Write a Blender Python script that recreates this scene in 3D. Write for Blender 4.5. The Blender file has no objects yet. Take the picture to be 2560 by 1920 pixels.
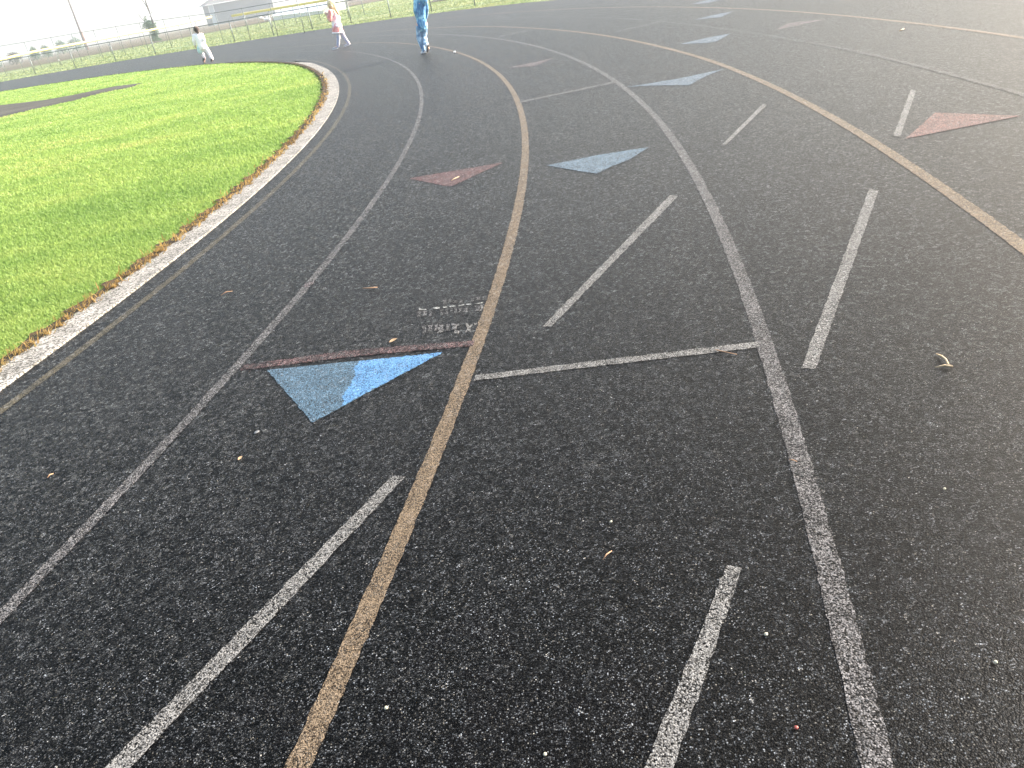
import bpy, bmesh, math, random
import numpy as np
from mathutils import Vector, Matrix
random.seed(5); rng = np.random.default_rng(5)
R = math.radians
sc = bpy.context.scene
col = sc.collection

# ------------------------------------------------------------------ camera
CAM_H, PITCH, ROLL, FPX, PW, PH = 1.5165, 0.48396, -0.18071, 2000.0, 2560.0, 1920.0
cp, sp = math.cos(PITCH), math.sin(PITCH)
fwd = Vector((0, cp, -sp)); r0 = Vector((1, 0, 0)); u0 = Vector((0, sp, cp))
cr, sr = math.cos(ROLL), math.sin(ROLL)
RT = cr*r0 + sr*u0; UP = -sr*r0 + cr*u0
cd = bpy.data.cameras.new('camera'); cam = bpy.data.objects.new('camera', cd); col.objects.link(cam)
cd.sensor_width = 36; cd.lens = 36*FPX/PW; cd.clip_end = 3000; cd.clip_start = 0.05
cam.matrix_world = Matrix(((RT.x, UP.x, -fwd.x, 0), (RT.y, UP.y, -fwd.y, 0), (RT.z, UP.z, -fwd.z, CAM_H), (0, 0, 0, 1)))
sc.camera = cam
EYE = Vector((0, 0, CAM_H))
DIP0, DIP = 60.0, 0.010
def terrain(x, y):
    return -DIP*max(0.0, math.hypot(x, y)-DIP0)
def ray(u, v):
    return fwd + RT*((u-PW/2)/FPX) + UP*(-(v-PH/2)/FPX)
def gp(u, v, z=0.0):                      # where the line of sight meets level z
    d = ray(u, v); t = (z-CAM_H)/d.z
    return Vector((d.x*t, d.y*t, z))
def gt(u, v):                             # where it meets the falling ground far out
    d = ray(u, v); lo, hi = 1.0, 400.0
    for _ in range(50):
        m = (lo+hi)/2; p = EYE+d*m
        if p.z > terrain(p.x, p.y): lo = m
        else: hi = m
    p = EYE+d*lo; p.z = terrain(p.x, p.y); return p
def at(u, v, Y):                          # point at forward distance Y
    d = ray(u, v); return EYE + d*(Y/d.y)

# ------------------------------------------------------------------ helpers
def link(o, parent=None):
    col.objects.link(o)
    if parent: o.parent = parent
    return o
def mesh_obj(name, verts, faces, mat, parent=None, smooth=False):
    me = bpy.data.meshes.new(name); me.from_pydata([tuple(v) for v in verts], [], faces); me.update()
    if mat: me.materials.append(mat)
    if smooth:
        me.polygons.foreach_set('use_smooth', [True]*len(me.polygons))
    return link(bpy.data.objects.new(name, me), parent)
def tag(o, label=None, cat=None, group=None, kind=None):
    if label: o['label'] = label
    if cat: o['category'] = cat
    if group: o['group'] = group
    if kind: o['kind'] = kind
    return o
def empty(name, loc):
    o = bpy.data.objects.new(name, None); o.location = loc; o.empty_display_size = 0.1
    return link(o)
class MB:
    def __init__(s): s.v = []; s.f = []
    def add(s, vs, fs):
        b = len(s.v); s.v += [Vector(v) for v in vs]; s.f += [tuple(b+i for i in f) for f in fs]
    def box(s, c, size, rz=0.0):
        c = Vector(c); hx, hy, hz = [k/2 for k in size]; M = Matrix.Rotation(rz, 3, 'Z')
        vs = [c+M@Vector((x*hx, y*hy, z*hz)) for x in (-1, 1) for y in (-1, 1) for z in (-1, 1)]
        s.add(vs, [(0, 1, 3, 2), (4, 6, 7, 5), (0, 4, 5, 1), (2, 3, 7, 6), (0, 2, 6, 4), (1, 5, 7, 3)])
    def tube(s, pts, rads, n=8, cap=True):
        pts = [Vector(p) for p in pts]; vs = []; fs = []
        for i, p in enumerate(pts):
            d = (pts[min(i+1, len(pts)-1)]-pts[max(i-1, 0)]).normalized()
            a = d.cross(Vector((0, 0, 1)))
            if a.length < 1e-3: a = Vector((1, 0, 0))
            a.normalize(); b = d.cross(a)
            r = rads[i] if hasattr(rads, '__len__') else rads
            for k in range(n):
                t = 2*math.pi*k/n; vs.append(p+a*math.cos(t)*r+b*math.sin(t)*r)
        for i in range(len(pts)-1):
            for k in range(n):
                fs.append((i*n+k, i*n+(k+1) % n, (i+1)*n+(k+1) % n, (i+1)*n+k))
        if cap:
            fs.append(tuple(range(n))[::-1]); m = (len(pts)-1)*n; fs.append(tuple(m+k for k in range(n)))
        s.add(vs, fs)
    def ball(s, c, r, sc3=(1, 1, 1), n=10, M=None):
        c = Vector(c); vs = []; fs = []; h = n//2+1
        for i in range(h+1):
            ph = math.pi*i/h
            for k in range(n):
                t = 2*math.pi*k/n
                v = Vector((math.sin(ph)*math.cos(t)*sc3[0], math.sin(ph)*math.sin(t)*sc3[1], math.cos(ph)*sc3[2]))*r
                if M: v = M@v
                vs.append(c+v)
        for i in range(h):
            for k in range(n): fs.append((i*n+k, (i+1)*n+k, (i+1)*n+(k+1) % n, i*n+(k+1) % n))
        s.add(vs, fs)
    def build(s, name, mat, parent=None, smooth=False, origin=None):
        o = Vector(origin) if origin is not None else Vector((0, 0, 0))
        return mesh_obj(name, [v-o for v in s.v], s.f, mat, parent, smooth)

# ------------------------------------------------------------------ materials
def newmat(name):
    m = bpy.data.materials.new(name); m.use_nodes = True; nt = m.node_tree
    return m, nt, nt.nodes['Principled BSDF'], nt.nodes['Material Output']
def N(nt, t, **kw):
    n = nt.nodes.new(t)
    for k, v in kw.items():
        if k in n.inputs.keys(): n.inputs[k].default_value = v
        else: setattr(n, k, v)
    return n
def ramp(nt, src, stops, mode='LINEAR'):
    r = nt.nodes.new('ShaderNodeValToRGB'); r.color_ramp.interpolation = mode; e = r.color_ramp.elements
    while len(e) < len(stops): e.new(0.5)
    for k, (p, c) in enumerate(stops):
        e[k].position = p; e[k].color = (c, c, c, 1) if not hasattr(c, '__len__') else (*c, 1)
    nt.links.new(src, r.inputs[0]); return r.outputs[0]
def mix(nt, fac, a, b, blend='MIX'):
    m = nt.nodes.new('ShaderNodeMix'); m.data_type = 'RGBA'; m.blend_type = blend
    for sock, val in ((m.inputs[0], fac), (m.inputs[6], a), (m.inputs[7], b)):
        if hasattr(val, 'node'): nt.links.new(val, sock)
        elif hasattr(val, '__len__'): sock.default_value = (*val, 1)
        else: sock.default_value = val
    return m.outputs[2]
def mth(nt, op, a, b=None):
    m = nt.nodes.new('ShaderNodeMath'); m.operation = op
    for k, val in enumerate((a, b)):
        if val is None: continue
        if hasattr(val, 'node'): nt.links.new(val, m.inputs[k])
        else: m.inputs[k].default_value = val
    return m.outputs[0]
def simple(name, color, rough=0.7, var=0.15, scale=8.0, metal=0.0, spec=0.5, bump=0.0):
    m, nt, p, out = newmat(name)
    tc = N(nt, 'ShaderNodeTexCoord'); no = N(nt, 'ShaderNodeTexNoise', Scale=scale, Detail=5.0)
    nt.links.new(tc.outputs['Object'], no.inputs['Vector'])
    a = tuple(c*(1-var) for c in color); b = tuple(min(1, c*(1+var)) for c in color)
    nt.links.new(mix(nt, no.outputs['Fac'], a, b), p.inputs['Base Color'])
    p.inputs['Roughness'].default_value = rough; p.inputs['Metallic'].default_value = metal
    p.inputs['Specular IOR Level'].default_value = spec
    if bump:
        bp = N(nt, 'ShaderNodeBump', Strength=bump, Distance=0.01); nt.links.new(no.outputs['Fac'], bp.inputs['Height'])
        nt.links.new(bp.outputs[0], p.inputs['Normal'])
    return m

clump = {}
def granules(nt):
    """rubber granules: random value per granule, its height, and slower dust patches"""
    tc = N(nt, 'ShaderNodeTexCoord')
    v1 = N(nt, 'ShaderNodeTexVoronoi', Scale=GR1); v2 = N(nt, 'ShaderNodeTexVoronoi', Scale=GR2)
    big = N(nt, 'ShaderNodeTexNoise', Scale=1.1, Detail=6.0, Roughness=0.65)
    warp = N(nt, 'ShaderNodeTexNoise', Scale=60.0, Detail=2.0)
    v3 = N(nt, 'ShaderNodeTexVoronoi', Scale=58.0)
    for n in (v1, v2, v3, big, warp): nt.links.new(tc.outputs['Object'], n.inputs['Vector'])
    s1 = N(nt, 'ShaderNodeSeparateColor'); nt.links.new(v1.outputs['Color'], s1.inputs[0])
    s2 = N(nt, 'ShaderNodeSeparateColor'); nt.links.new(v2.outputs['Color'], s2.inputs[0])
    h = mth(nt, 'ADD', mth(nt, 'MULTIPLY', mth(nt, 'SUBTRACT', 0.7, v1.outputs['Distance']), 0.6), mth(nt, 'MULTIPLY', s1.outputs[2], 0.9))
    h = mth(nt, 'ADD', h, mth(nt, 'MULTIPLY', s2.outputs[2], 0.5))
    s3 = N(nt, 'ShaderNodeSeparateColor'); nt.links.new(v3.outputs['Color'], s3.inputs[0])
    s2.label = 'mid'; clump[nt] = (s3, s2)
    return s1, s2, v1, h, big, tc
GR1, GR2 = 270.0, 135.0
BUMP = 1.0
ROUGH, SPEC, SHEEN = 0.42, 0.04, 0.052
def rubber_color(nt, s1, s2, v1, big):
    a = ramp(nt, s1.outputs[0], [(0.0, 0.0004), (0.34, 0.001), (0.56, 0.007), (0.74, 0.028), (0.90, 0.066), (1.0, 0.125)])
    b = ramp(nt, s2.outputs[0], [(0.0, 0.35), (0.5, 0.8), (0.8, 1.2), (1.0, 1.8)])
    e = ramp(nt, clump[nt][0].outputs[0], [(0.0, 0.45), (0.5, 0.85), (0.85, 1.25), (1.0, 2.0)])
    b = mix(nt, 1.0, b, e, 'MULTIPLY')
    c = mix(nt, 1.0, a, b, 'MULTIPLY')
    # gaps between granules stay black
    g = ramp(nt, v1.outputs['Distance'], [(0.0, 1.25), (0.35, 0.9), (0.62, 0.08)])
    c = mix(nt, 1.0, c, g, 'MULTIPLY')
    d = ramp(nt, big.outputs['Fac'], [(0.3, 0.86), (0.7, 1.15)])
    c = mix(nt, 1.0, c, d, 'MULTIPLY')
    t = ramp(nt, s1.outputs[1], [(0.0, (0.90, 0.98, 1.08)), (0.7, (0.98, 1, 1.03)), (1.0, (1.12, 1.02, 0.84))])
    return mix(nt, 1.0, c, t, 'MULTIPLY')
def finish(nt, p, h, rough=0.55, spec=0.5, strength=None, dist=0.002):
    bp = N(nt, 'ShaderNodeBump', Strength=BUMP if strength is None else strength, Distance=dist)
    nt.links.new(h, bp.inputs['Height']); nt.links.new(bp.outputs[0], p.inputs['Normal'])
    p.inputs['Roughness'].default_value = rough; p.inputs['Specular IOR Level'].default_value = spec
    if spec == SPEC:
        s3, s2 = clump[nt]
        k = mix(nt, 1.0, ramp(nt, s3.outputs[1], [(0.0, 0.05), (0.45, 0.5), (0.8, 1.3), (1.0, 3.4)]), ramp(nt, s2.outputs[1], [(0.0, 0.25), (0.5, 0.8), (1.0, 2.0)]), 'MULTIPLY')
        nt.links.new(mth(nt, 'MULTIPLY', k, SHEEN), p.inputs['Sheen Weight']); p.inputs['Sheen Roughness'].default_value = 0.33
        p.inputs['Sheen Tint'].default_value = (0.93, 0.97, 1.0, 1)
def rubber_mat():
    m, nt, p, out = newmat('black_rubber_track')
    s1, s2, v1, h, big, tc = granules(nt)
    nt.links.new(rubber_color(nt, s1, s2, v1, big), p.inputs['Base Color'])
    finish(nt, p, h, ROUGH, SPEC); return m
def paint_mat(name, color, cover=0.7, soft=0.25, patch=0.25, dust=0.0):
    """paint lying on the granule tops: cover = share of granules still painted"""
    m, nt, p, out = newmat(name)
    s1, s2, v1, h, big, tc = granules(nt)
    base = rubber_color(nt, s1, s2, v1, big)
    pn = N(nt, 'ShaderNodeTexNoise', Scale=7.0, Detail=4.0, Roughness=0.6); nt.links.new(tc.outputs['Object'], pn.inputs['Vector'])
    k = mth(nt, 'ADD', mth(nt, 'MULTIPLY', s1.outputs[1], 1-patch), mth(nt, 'MULTIPLY', mth(nt, 'SUBTRACT', mth(nt, 'MULTIPLY', pn.outputs['Fac'], 2.4), 0.7), patch))
    f = ramp(nt, k, [(max(0, (cover-soft)), 1.0), (min(1, cover+soft*0.4), 0.0)])
    g = ramp(nt, v1.outputs['Distance'], [(0.0, 1.0), (0.45, 0.85), (0.75, 0.2)])
    f = mth(nt, 'MULTIPLY', f, g)
    v = ramp(nt, s2.outputs[0], [(0.0, 0.6), (1.0, 1.3)])
    pc = mix(nt, 1.0, color, v, 'MULTIPLY')
    nt.links.new(mix(nt, f, base, pc), p.inputs['Base Color'])
    finish(nt, p, h, ROUGH, SPEC); return m
M = {}
M['rubber'] = rubber_mat()
M['white_worn'] = paint_mat('worn_white_paint', (0.175, 0.165, 0.162), 0.52, 0.3)
M['white'] = paint_mat('white_paint', (0.215, 0.207, 0.195), 0.66, 0.3)
M['white_faint'] = paint_mat('faint_white_paint', (0.19, 0.19, 0.185), 0.30, 0.25)
M['yellow'] = paint_mat('ochre_yellow_paint', (0.165, 0.122, 0.080), 0.80, 0.3)
M['yellow_dull'] = paint_mat('dull_yellow_paint', (0.10, 0.083, 0.052), 0.66, 0.3)
M['blue'] = paint_mat('faded_blue_paint', (0.085, 0.145, 0.20), 0.74, 0.3)
M['blue_bright'] = paint_mat('bright_blue_paint', (0.10, 0.235, 0.43), 0.88, 0.3, 0.3)
M['blue_pale'] = paint_mat('pale_blue_paint', (0.15, 0.20, 0.25), 0.62, 0.3)
M['red'] = paint_mat('faded_red_paint', (0.17, 0.085, 0.08), 0.57, 0.3)
M['red_faint'] = paint_mat('faint_red_paint', (0.22, 0.125, 0.12), 0.38, 0.3)
M['blue_mid'] = paint_mat('washed_blue_paint', (0.13, 0.185, 0.235), 0.68, 0.3)
M['pale_pink'] = paint_mat('ghosted_pink_paint', (0.20, 0.15, 0.15), 0.5, 0.3)
M['chalk'] = paint_mat('chalky_white_paint', (0.34, 0.34, 0.325), 0.85, 0.2, 0.1)
M['pink'] = paint_mat('worn_pink_paint', (0.24, 0.12, 0.105), 0.58, 0.3)
def concrete_mat():
    m, nt, p, out = newmat('pale_pebbled_concrete')
    tc = N(nt, 'ShaderNodeTexCoord'); v = N(nt, 'ShaderNodeTexVoronoi', Scale=110.0); n = N(nt, 'ShaderNodeTexNoise', Scale=5.0, Detail=6.0)
    for k in (v, n): nt.links.new(tc.outputs['Object'], k.inputs['Vector'])
    s = N(nt, 'ShaderNodeSeparateColor'); nt.links.new(v.outputs['Color'], s.inputs[0])
    c = ramp(nt, s.outputs[0], [(0.0, (0.03, 0.026, 0.02)), (0.25, (0.075, 0.07, 0.058)), (0.5, (0.20, 0.187, 0.165)), (1.0, (0.33, 0.31, 0.28))])
    d = ramp(nt, n.outputs['Fac'], [(0.35, 0.72), (0.62, 1.05)])
    nt.links.new(mix(nt, 1.0, c, d, 'MULTIPLY'), p.inputs['Base Color'])
    finish(nt, p, mth(nt, 'SUBTRACT', 1.0, v.outputs['Distance']), 0.85, 0.3, 0.8, 0.003); return m
M['concrete'] = concrete_mat()
def ground_mat(name, cols, scale=1.3, fine=120.0):
    m, nt, p, out = newmat(name)
    tc = N(nt, 'ShaderNodeTexCoord'); a = N(nt, 'ShaderNodeTexNoise', Scale=scale, Detail=7.0, Roughness=0.65); b = N(nt, 'ShaderNodeTexNoise', Scale=fine, Detail=3.0)
    mp = N(nt, 'ShaderNodeMapping'); mp.inputs['Scale'].default_value = (0.35, 1.0, 1.0)
    nt.links.new(tc.outputs['Object'], mp.inputs[0]); nt.links.new(mp.outputs[0], a.inputs['Vector']); nt.links.new(tc.outputs['Object'], b.inputs['Vector'])
    c = ramp(nt, a.outputs['Fac'], [(0.32, cols[0]), (0.5, cols[1]), (0.68, cols[2])])
    d = ramp(nt, b.outputs['Fac'], [(0.3, 0.6), (0.7, 1.35)])
    nt.links.new(mix(nt, 1.0, c, d, 'MULTIPLY'), p.inputs['Base Color'])
    finish(nt, p, b.outputs['Fac'], 0.95, 0.1, 0.6, 0.02); return m
M['ground'] = ground_mat('rough_meadow_ground', [(0.11, 0.155, 0.075), (0.15, 0.185, 0.085), (0.20, 0.20, 0.10)], 0.35, 9.0)
M['lawn'] = ground_mat('lawn_soil_and_thatch', [(0.10, 0.17, 0.035), (0.15, 0.22, 0.05), (0.20, 0.24, 0.07)], 0.9, 60.0)
M['field'] = ground_mat('brown_far_field', [(0.05, 0.042, 0.034), (0.085, 0.068, 0.05), (0.13, 0.105, 0.065)], 0.06, 1.0)
M['asphalt'] = ground_mat('old_asphalt', [(0.04, 0.038, 0.036), (0.06, 0.056, 0.05), (0.09, 0.085, 0.075)], 1.0, 90.0)
M['soil'] = ground_mat('dark_soil', [(0.02, 0.018, 0.014), (0.045, 0.032, 0.02), (0.10, 0.06, 0.03)], 6.0, 90.0)
def blade_mat(name, ramps, trans=0.52):
    m, nt, p, out = newmat(name)
    at_ = N(nt, 'ShaderNodeAttribute'); at_.attribute_name = 'tint'
    tc = N(nt, 'ShaderNodeTexCoord'); n = N(nt, 'ShaderNodeTexNoise', Scale=0.55, Detail=5.0, Roughness=0.6)
    mp = N(nt, 'ShaderNodeMapping'); mp.inputs['Scale'].default_value = (0.6, 1.2, 1.0); mp.inputs['Rotation'].default_value = (0, 0, 0.5)
    nt.links.new(tc.outputs['Object'], mp.inputs[0]); nt.links.new(mp.outputs[0], n.inputs['Vector'])
    k = mth(nt, 'ADD', mth(nt, 'MULTIPLY', at_.outputs['Fac'], 0.2), mth(nt, 'MULTIPLY', mth(nt, 'SUBTRACT', mth(nt, 'MULTIPLY', n.outputs['Fac'], 2.2), 0.6), 0.8))
    c = ramp(nt, k, ramps)
    nt.links.new(c, p.inputs['Base Color']); p.inputs['Roughness'].default_value = 0.55; p.inputs['Specular IOR Level'].default_value = 0.25
    tr = N(nt, 'ShaderNodeBsdfTranslucent'); nt.links.new(c, tr.inputs[0])
    ms = N(nt, 'ShaderNodeMixShader'); ms.inputs[0].default_value = trans
    nt.links.new(p.outputs[0], ms.inputs[1]); nt.links.new(tr.outputs[0], ms.inputs[2]); nt.links.new(ms.outputs[0], out.inputs['Surface'])
    return m
M['blade'] = blade_mat('fresh_green_grass', [(0.10, (0.14, 0.23, 0.055)), (0.38, (0.19, 0.285, 0.07)), (0.62, (0.26, 0.345, 0.09)), (0.85, (0.35, 0.37, 0.12)), (1.0, (0.43, 0.36, 0.155))])
M['dry'] = blade_mat('dry_orange_grass', [(0.15, (0.13, 0.08, 0.03)), (0.5, (0.33, 0.21, 0.07)), (0.85, (0.44, 0.34, 0.14)), (1.0, (0.48, 0.42, 0.2))])
M['verge'] = blade_mat('pale_verge_grass', [(0.10, (0.15, 0.21, 0.09)), (0.5, (0.22, 0.265, 0.11)), (0.8, (0.29, 0.29, 0.13)), (1.0, (0.36, 0.31, 0.17))], 0.35)
M['leafy'] = blade_mat('green_leaves', [(0.15, (0.035, 0.085, 0.05)), (0.5, (0.06, 0.13, 0.07)), (1.0, (0.11, 0.19, 0.09))], 0.3)
M['leafy_brown'] = blade_mat('olive_brown_leaves', [(0.15, (0.06, 0.06, 0.055)), (0.5, (0.09, 0.088, 0.075)), (1.0, (0.13, 0.12, 0.09))], 0.3)
M['bark'] = simple('dark_bark', (0.03, 0.025, 0.024), 0.9, 0.4, 12, bump=0.6)
M['pole'] = simple('weathered_pole_wood', (0.07, 0.052, 0.048), 0.9, 0.35, 6, bump=0.4)
M['riser'] = simple('reddish_conduit', (0.36, 0.15, 0.11), 0.7, 0.2, 6)
M['steel'] = simple('galvanised_steel', (0.12, 0.14, 0.135), 0.45, 0.2, 14, metal=0.5)
M['wire'] = simple('green_grey_wire', (0.08, 0.105, 0.095), 0.5, 0.1, 4, metal=0.2)
M['tubecap'] = simple('yellow_plastic_tube', (0.75, 0.56, 0.16), 0.45, 0.12, 3)
M['roof'] = simple('grey_shingle_roof', (0.05, 0.05, 0.055), 0.9, 0.3, 10, bump=0.5)
M['white_trim'] = simple('white_painted_trim', (0.5, 0.52, 0.55), 0.5, 0.05, 4)
M['white_metal'] = simple('white_sheet_metal', (0.93, 0.88, 0.82), 0.4, 0.04, 2)
M['dark'] = simple('dark_metal', (0.06, 0.065, 0.07), 0.5, 0.2, 10)
def siding_mat():
    m = simple('blue_grey_steel_siding', (0.028, 0.058, 0.10), 0.5, 0.06, 1.2); return m
M['siding'] = siding_mat()
M['door'] = simple('pale_blue_door_paint', (0.15, 0.21, 0.27), 0.5, 0.05, 2)
M['straw'] = simple('dry_straw', (0.25, 0.14, 0.075), 0.7, 0.25, 80)
M['straw_pale'] = simple('pale_dry_straw', (0.42, 0.30, 0.17), 0.7, 0.2, 80)
M['leaf_tan'] = simple('tan_leaf', (0.27, 0.18, 0.10), 0.7, 0.3, 120)
M['pebble'] = simple('cream_pebble', (0.36, 0.33, 0.24), 0.7, 0.2, 150)
M['chip'] = simple('grey_stone_chip', (0.10, 0.10, 0.10), 0.7, 0.2, 120)
M['redbit'] = simple('red_plastic_bit', (0.20, 0.035, 0.025), 0.5, 0.2, 90)
M['ballwhite'] = simple('scuffed_white_leather', (0.85, 0.83, 0.78), 0.6, 0.06, 40)

# ------------------------------------------------------------------ track geometry
CX, CY = -36.494, 11.048
def polar(r, th): return (CX+r*math.cos(R(th)), CY+r*math.sin(R(th)))
def interp(tab, t): return float(np.interp(t, [a for a, b in tab], [b for a, b in tab]))
INNER = [(-60, 34.45), (19, 34.45), (26, 34.2), (34, 33.8), (44.4, 32.95), (56.3, 31.5), (70, 29.6), (90, 27.4)]
OUTER = [(-60, 44.42), (27, 44.42), (33, 44.2), (40, 43.4), (46, 42.4), (52, 41.4), (60, 40.75), (66, 40.15), (72, 39.3), (80, 38.0), (90, 36.5)]
inner = lambda t: interp(INNER, t)
outer = lambda t: interp(OUTER, t)
def rline(tab, t):
    r = interp(tab, t); f = (r-34.45)/9.97
    return r + (inner(t)+f*(outer(t)-inner(t))-(34.45+f*9.97))
def ring(name, fin, fout, t0, t1, step, z, mat, parent=None, jit=0.0, jin=0.0, thick=0.0):
    n = max(2, int((t1-t0)/step)+1); vs = []; fs = []
    for i in range(n):
        t = t0+(t1-t0)*i/(n-1)
        for r in (fin(t)+random.uniform(-jin, jin), fout(t)+random.uniform(-jit, jit)):
            x, y = polar(r, t); vs.append((x, y, z))
    for i in range(n-1): fs.append((2*i, 2*i+1, 2*i+3, 2*i+2))
    if thick:
        b = len(vs); vs += [(x, y, z-thick) for x, y, z in vs[:b]]
        for i in range(n-1):
            fs.append((2*i, 2*i+2, b+2*i+2, b+2*i)); fs.append((2*i+1, b+2*i+1, b+2*i+3, 2*i+3))
    return mesh_obj(name, vs, fs, mat, parent)

# ground sheet: concentric rings about the camera, falling away gently past the track
radii = [0, 3, 8, 15, 25, 35, 45, 55, 60, 64, 70, 80, 95, 120, 160, 220, 320, 480, 650, 860]
vs = [(0, 0, -0.03)]; fs = []; NS = 96
for r in radii[1:]:
    for k in range(NS):
        a = 2*math.pi*k/NS; x, y = r*math.sin(a), r*math.cos(a); vs.append((x, y, terrain(x, y)-0.03))
for k in range(NS): fs.append((0, 1+(k+1) % NS, 1+k))
for i in range(len(radii)-2):
    for k in range(NS):
        a = 1+i*NS; fs.append((a+k, a+(k+1) % NS, a+NS+(k+1) % NS, a+NS+k))
tag(mesh_obj('ground', vs, fs, M['ground']), kind='structure')
# brown fields beyond the outfield fence
vs = []; fs = []
rr = [97, 125, 165, 225, 330, 490, 640, 850]; aa = [R(-75+3*k) for k in range(41)]
for r in rr:
    for a in aa:
        x, y = r*math.sin(a), r*math.cos(a); vs.append((x, y, terrain(x, y)+0.012))
for i in range(len(rr)-1):
    for k in range(len(aa)-1):
        a = i*len(aa)+k; fs.append((a, a+1, a+len(aa)+1, a+len(aa)))
tag(mesh_obj('field', vs, fs, M['field']), kind='structure')
# infield lawn sheet
n = 150; vs = []
for i in range(n):
    t = -60+150*i/(n-1); x, y = polar(inner(t)+0.02, t); vs.append((x, y, -0.012))
vs.append((CX-6, CY+10, -0.012)); vs.append((CX-6, CY-20, -0.012))
tag(mesh_obj('lawn', vs, [tuple(range(len(vs)))], M['lawn']), kind='structure')

track = ring('running_track', lambda t: inner(t)+(0.23 if t < 21 else 0.0), outer, -60, 90, 0.25, 0.0, M['rubber'], thick=0.05, jit=0.035)
tag(track, kind='structure')
kerb = ring('kerb', lambda t: inner(t), lambda t: inner(t)+0.228*min(1, max(0.02, (21-t)/3)), -60, 21, 0.1, 0.012, M['concrete'], thick=0.06, jin=0.02)
tag(kerb, kind='structure')
# asphalt strip in the infield, at the left edge of the view
strip_px = [(-420, 350), (-200, 310), (0, 263), (60, 256), (110, 250), (179, 238), (285, 216), (358, 207), (330, 217), (264, 230), (220, 241), (179, 252.6), (102, 269), (0, 293), (-200, 335), (-420, 400)]
strip = [gp(u, v, -0.004) for u, v in strip_px]
tag(mesh_obj('path', strip, [tuple(range(len(strip)))], M['asphalt']), kind='structure')
pp = [gp(1076, 6.5, 0.004), gp(1113, 0, 0.004), gp(1200, -16, 0.004), gp(1210, -28, 0.004), gp(1100, -14, 0.004)]
pth = mesh_obj('path', [(p.x, p.y, 0.01) for p in pp], [(0, 1, 2, 3, 4)], M['asphalt']); tag(pth, kind='structure')

# painted lane lines, thin coats lying on the track
ZL = 0.0015
LW = 0.032
LANES = [
    ([(0, 34.86)], 'yellow_dull', 'dull yellow lane line closest to the kerb', 0.027),
    ([(0, 35.98)], 'white_worn', 'worn grey white lane line curving past the blue triangle', 0.026),
    ([(0, 37.18)], 'yellow', 'ochre yellow lane line down the middle of the track', LW),
    ([(-5, 38.41), (0, 38.39), (10, 38.36)], 'white_worn', 'worn grey white lane line with ragged bright edges', LW),
    ([(-6, 39.65), (-1, 39.64), (3, 39.58), (8, 39.53), (13, 39.48)], 'yellow', 'ochre yellow lane line outside the pale blue triangles', 0.036),
    ([(-7, 40.98), (-3, 40.94), (0, 40.87), (4, 40.83)], 'white_faint', 'faint white lane line passing the pink triangle', 0.032),
    ([(5, 42.22), (12, 42.15), (16, 42.1), (20, 42.0), (26, 41.85)], 'yellow', 'thin ochre yellow lane line farthest out', 0.032),
    ([(0, 43.5)], 'white_faint', 'very faint white lane line by the outer edge', 0.028),
]
for tab, mt, lab, w in LANES:
    f0 = lambda t, tab=tab, w=w: rline(tab, t)-w
    f1 = lambda t, tab=tab, w=w: rline(tab, t)+w
    o = ring('lane_line', f0, f1, -40, 88, 0.035, ZL, M[mt], track, 0.003, 0.003); tag(o, lab)

NP = [0]
def patch(name, px, mat, label, parent=track, z=ZL, jit=0.003, sub=0.02, scale=1.0):
    NP[0] += 1; z += NP[0]*0.00002
    P = [gp(u*scale, v*scale) for u, v in px]; out = []
    for i, p in enumerate(P):
        q = P[(i+1) % len(P)]; L = (q-p).length; k = max(1, int(L/sub)); nrm = Vector((-(q-p).y, (q-p).x, 0)).normalized()
        for j in range(k):
            w = p.lerp(q, j/k)
            if j: w = w+nrm*random.uniform(-jit, jit)
            out.append((w.x, w.y, z))
    me = bpy.data.meshes.new(name); bm = bmesh.new(); f = bm.faces.new([bm.verts.new(v) for v in out])
    if f.normal.z < 0: f.normal_flip()
    bmesh.ops.triangulate(bm, faces=bm.faces[:]); bmesh.ops.recalc_face_normals(bm, faces=bm.faces[:])
    for ff in bm.faces:
        if ff.normal.z < 0: ff.normal_flip()
    bm.to_mesh(me); bm.free(); me.materials.append(M[mat])
    o = link(bpy.data.objects.new(name, me), parent); tag(o, label); return o
S = 2560/2212
Z2 = ZL+0.0006
patch('painted_dash', [(848, 1028), (877, 1030), (282, 1659), (270, 1700), (190, 1700), (228, 1659)], 'white', 'bright white dash running to the bottom edge left of the yellow line', z=Z2, scale=S)
patch('painted_dash', [(1570, 1222), (1603, 1228), (1455, 1659), (1440, 1700), (1373, 1700), (1393, 1659)], 'white', 'wide white dash at the bottom between two curved lane lines', z=Z2, scale=S)
patch('painted_dash', [(1172, 706), (1190, 707), (1465, 424), (1447, 422)], 'white', 'slanted white dash above the white cross line', z=Z2, scale=S)
patch('painted_dash', [(1730, 796), (1762, 798), (1898, 412), (1878, 408)], 'white', 'steep white dash beside the curled straw', z=Z2, scale=S)
patch('painted_dash', [(1805, 362), (1816.6, 362), (1917.7, 263), (1906, 261)], 'white', 'short white dash below the far ochre lane line', z=Z2)
patch('painted_dash', [(2232.6, 341), (2250, 343), (2291, 226), (2277, 223.6)], 'white', 'short steep white dash touching the pink triangle', z=Z2)
patch('cross_line', [(1024, 823), (1028, 811), (1634, 739), (1642, 751)], 'white', 'white line across one lane', z=Z2+0.0003, scale=S)
patch('cross_line', [(518, 801), (527, 789), (760, 757), (1026, 736), (1022, 748), (780, 769)], 'red_faint', 'faded red line across one lane above the blue triangle', z=Z2+0.0003, scale=S)
patch('cross_line', [(1300, 258), (1300, 253), (1533, 204), (1536, 208.5)], 'white_worn', 'hair thin white line across one lane in the distance', z=Z2)
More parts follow.
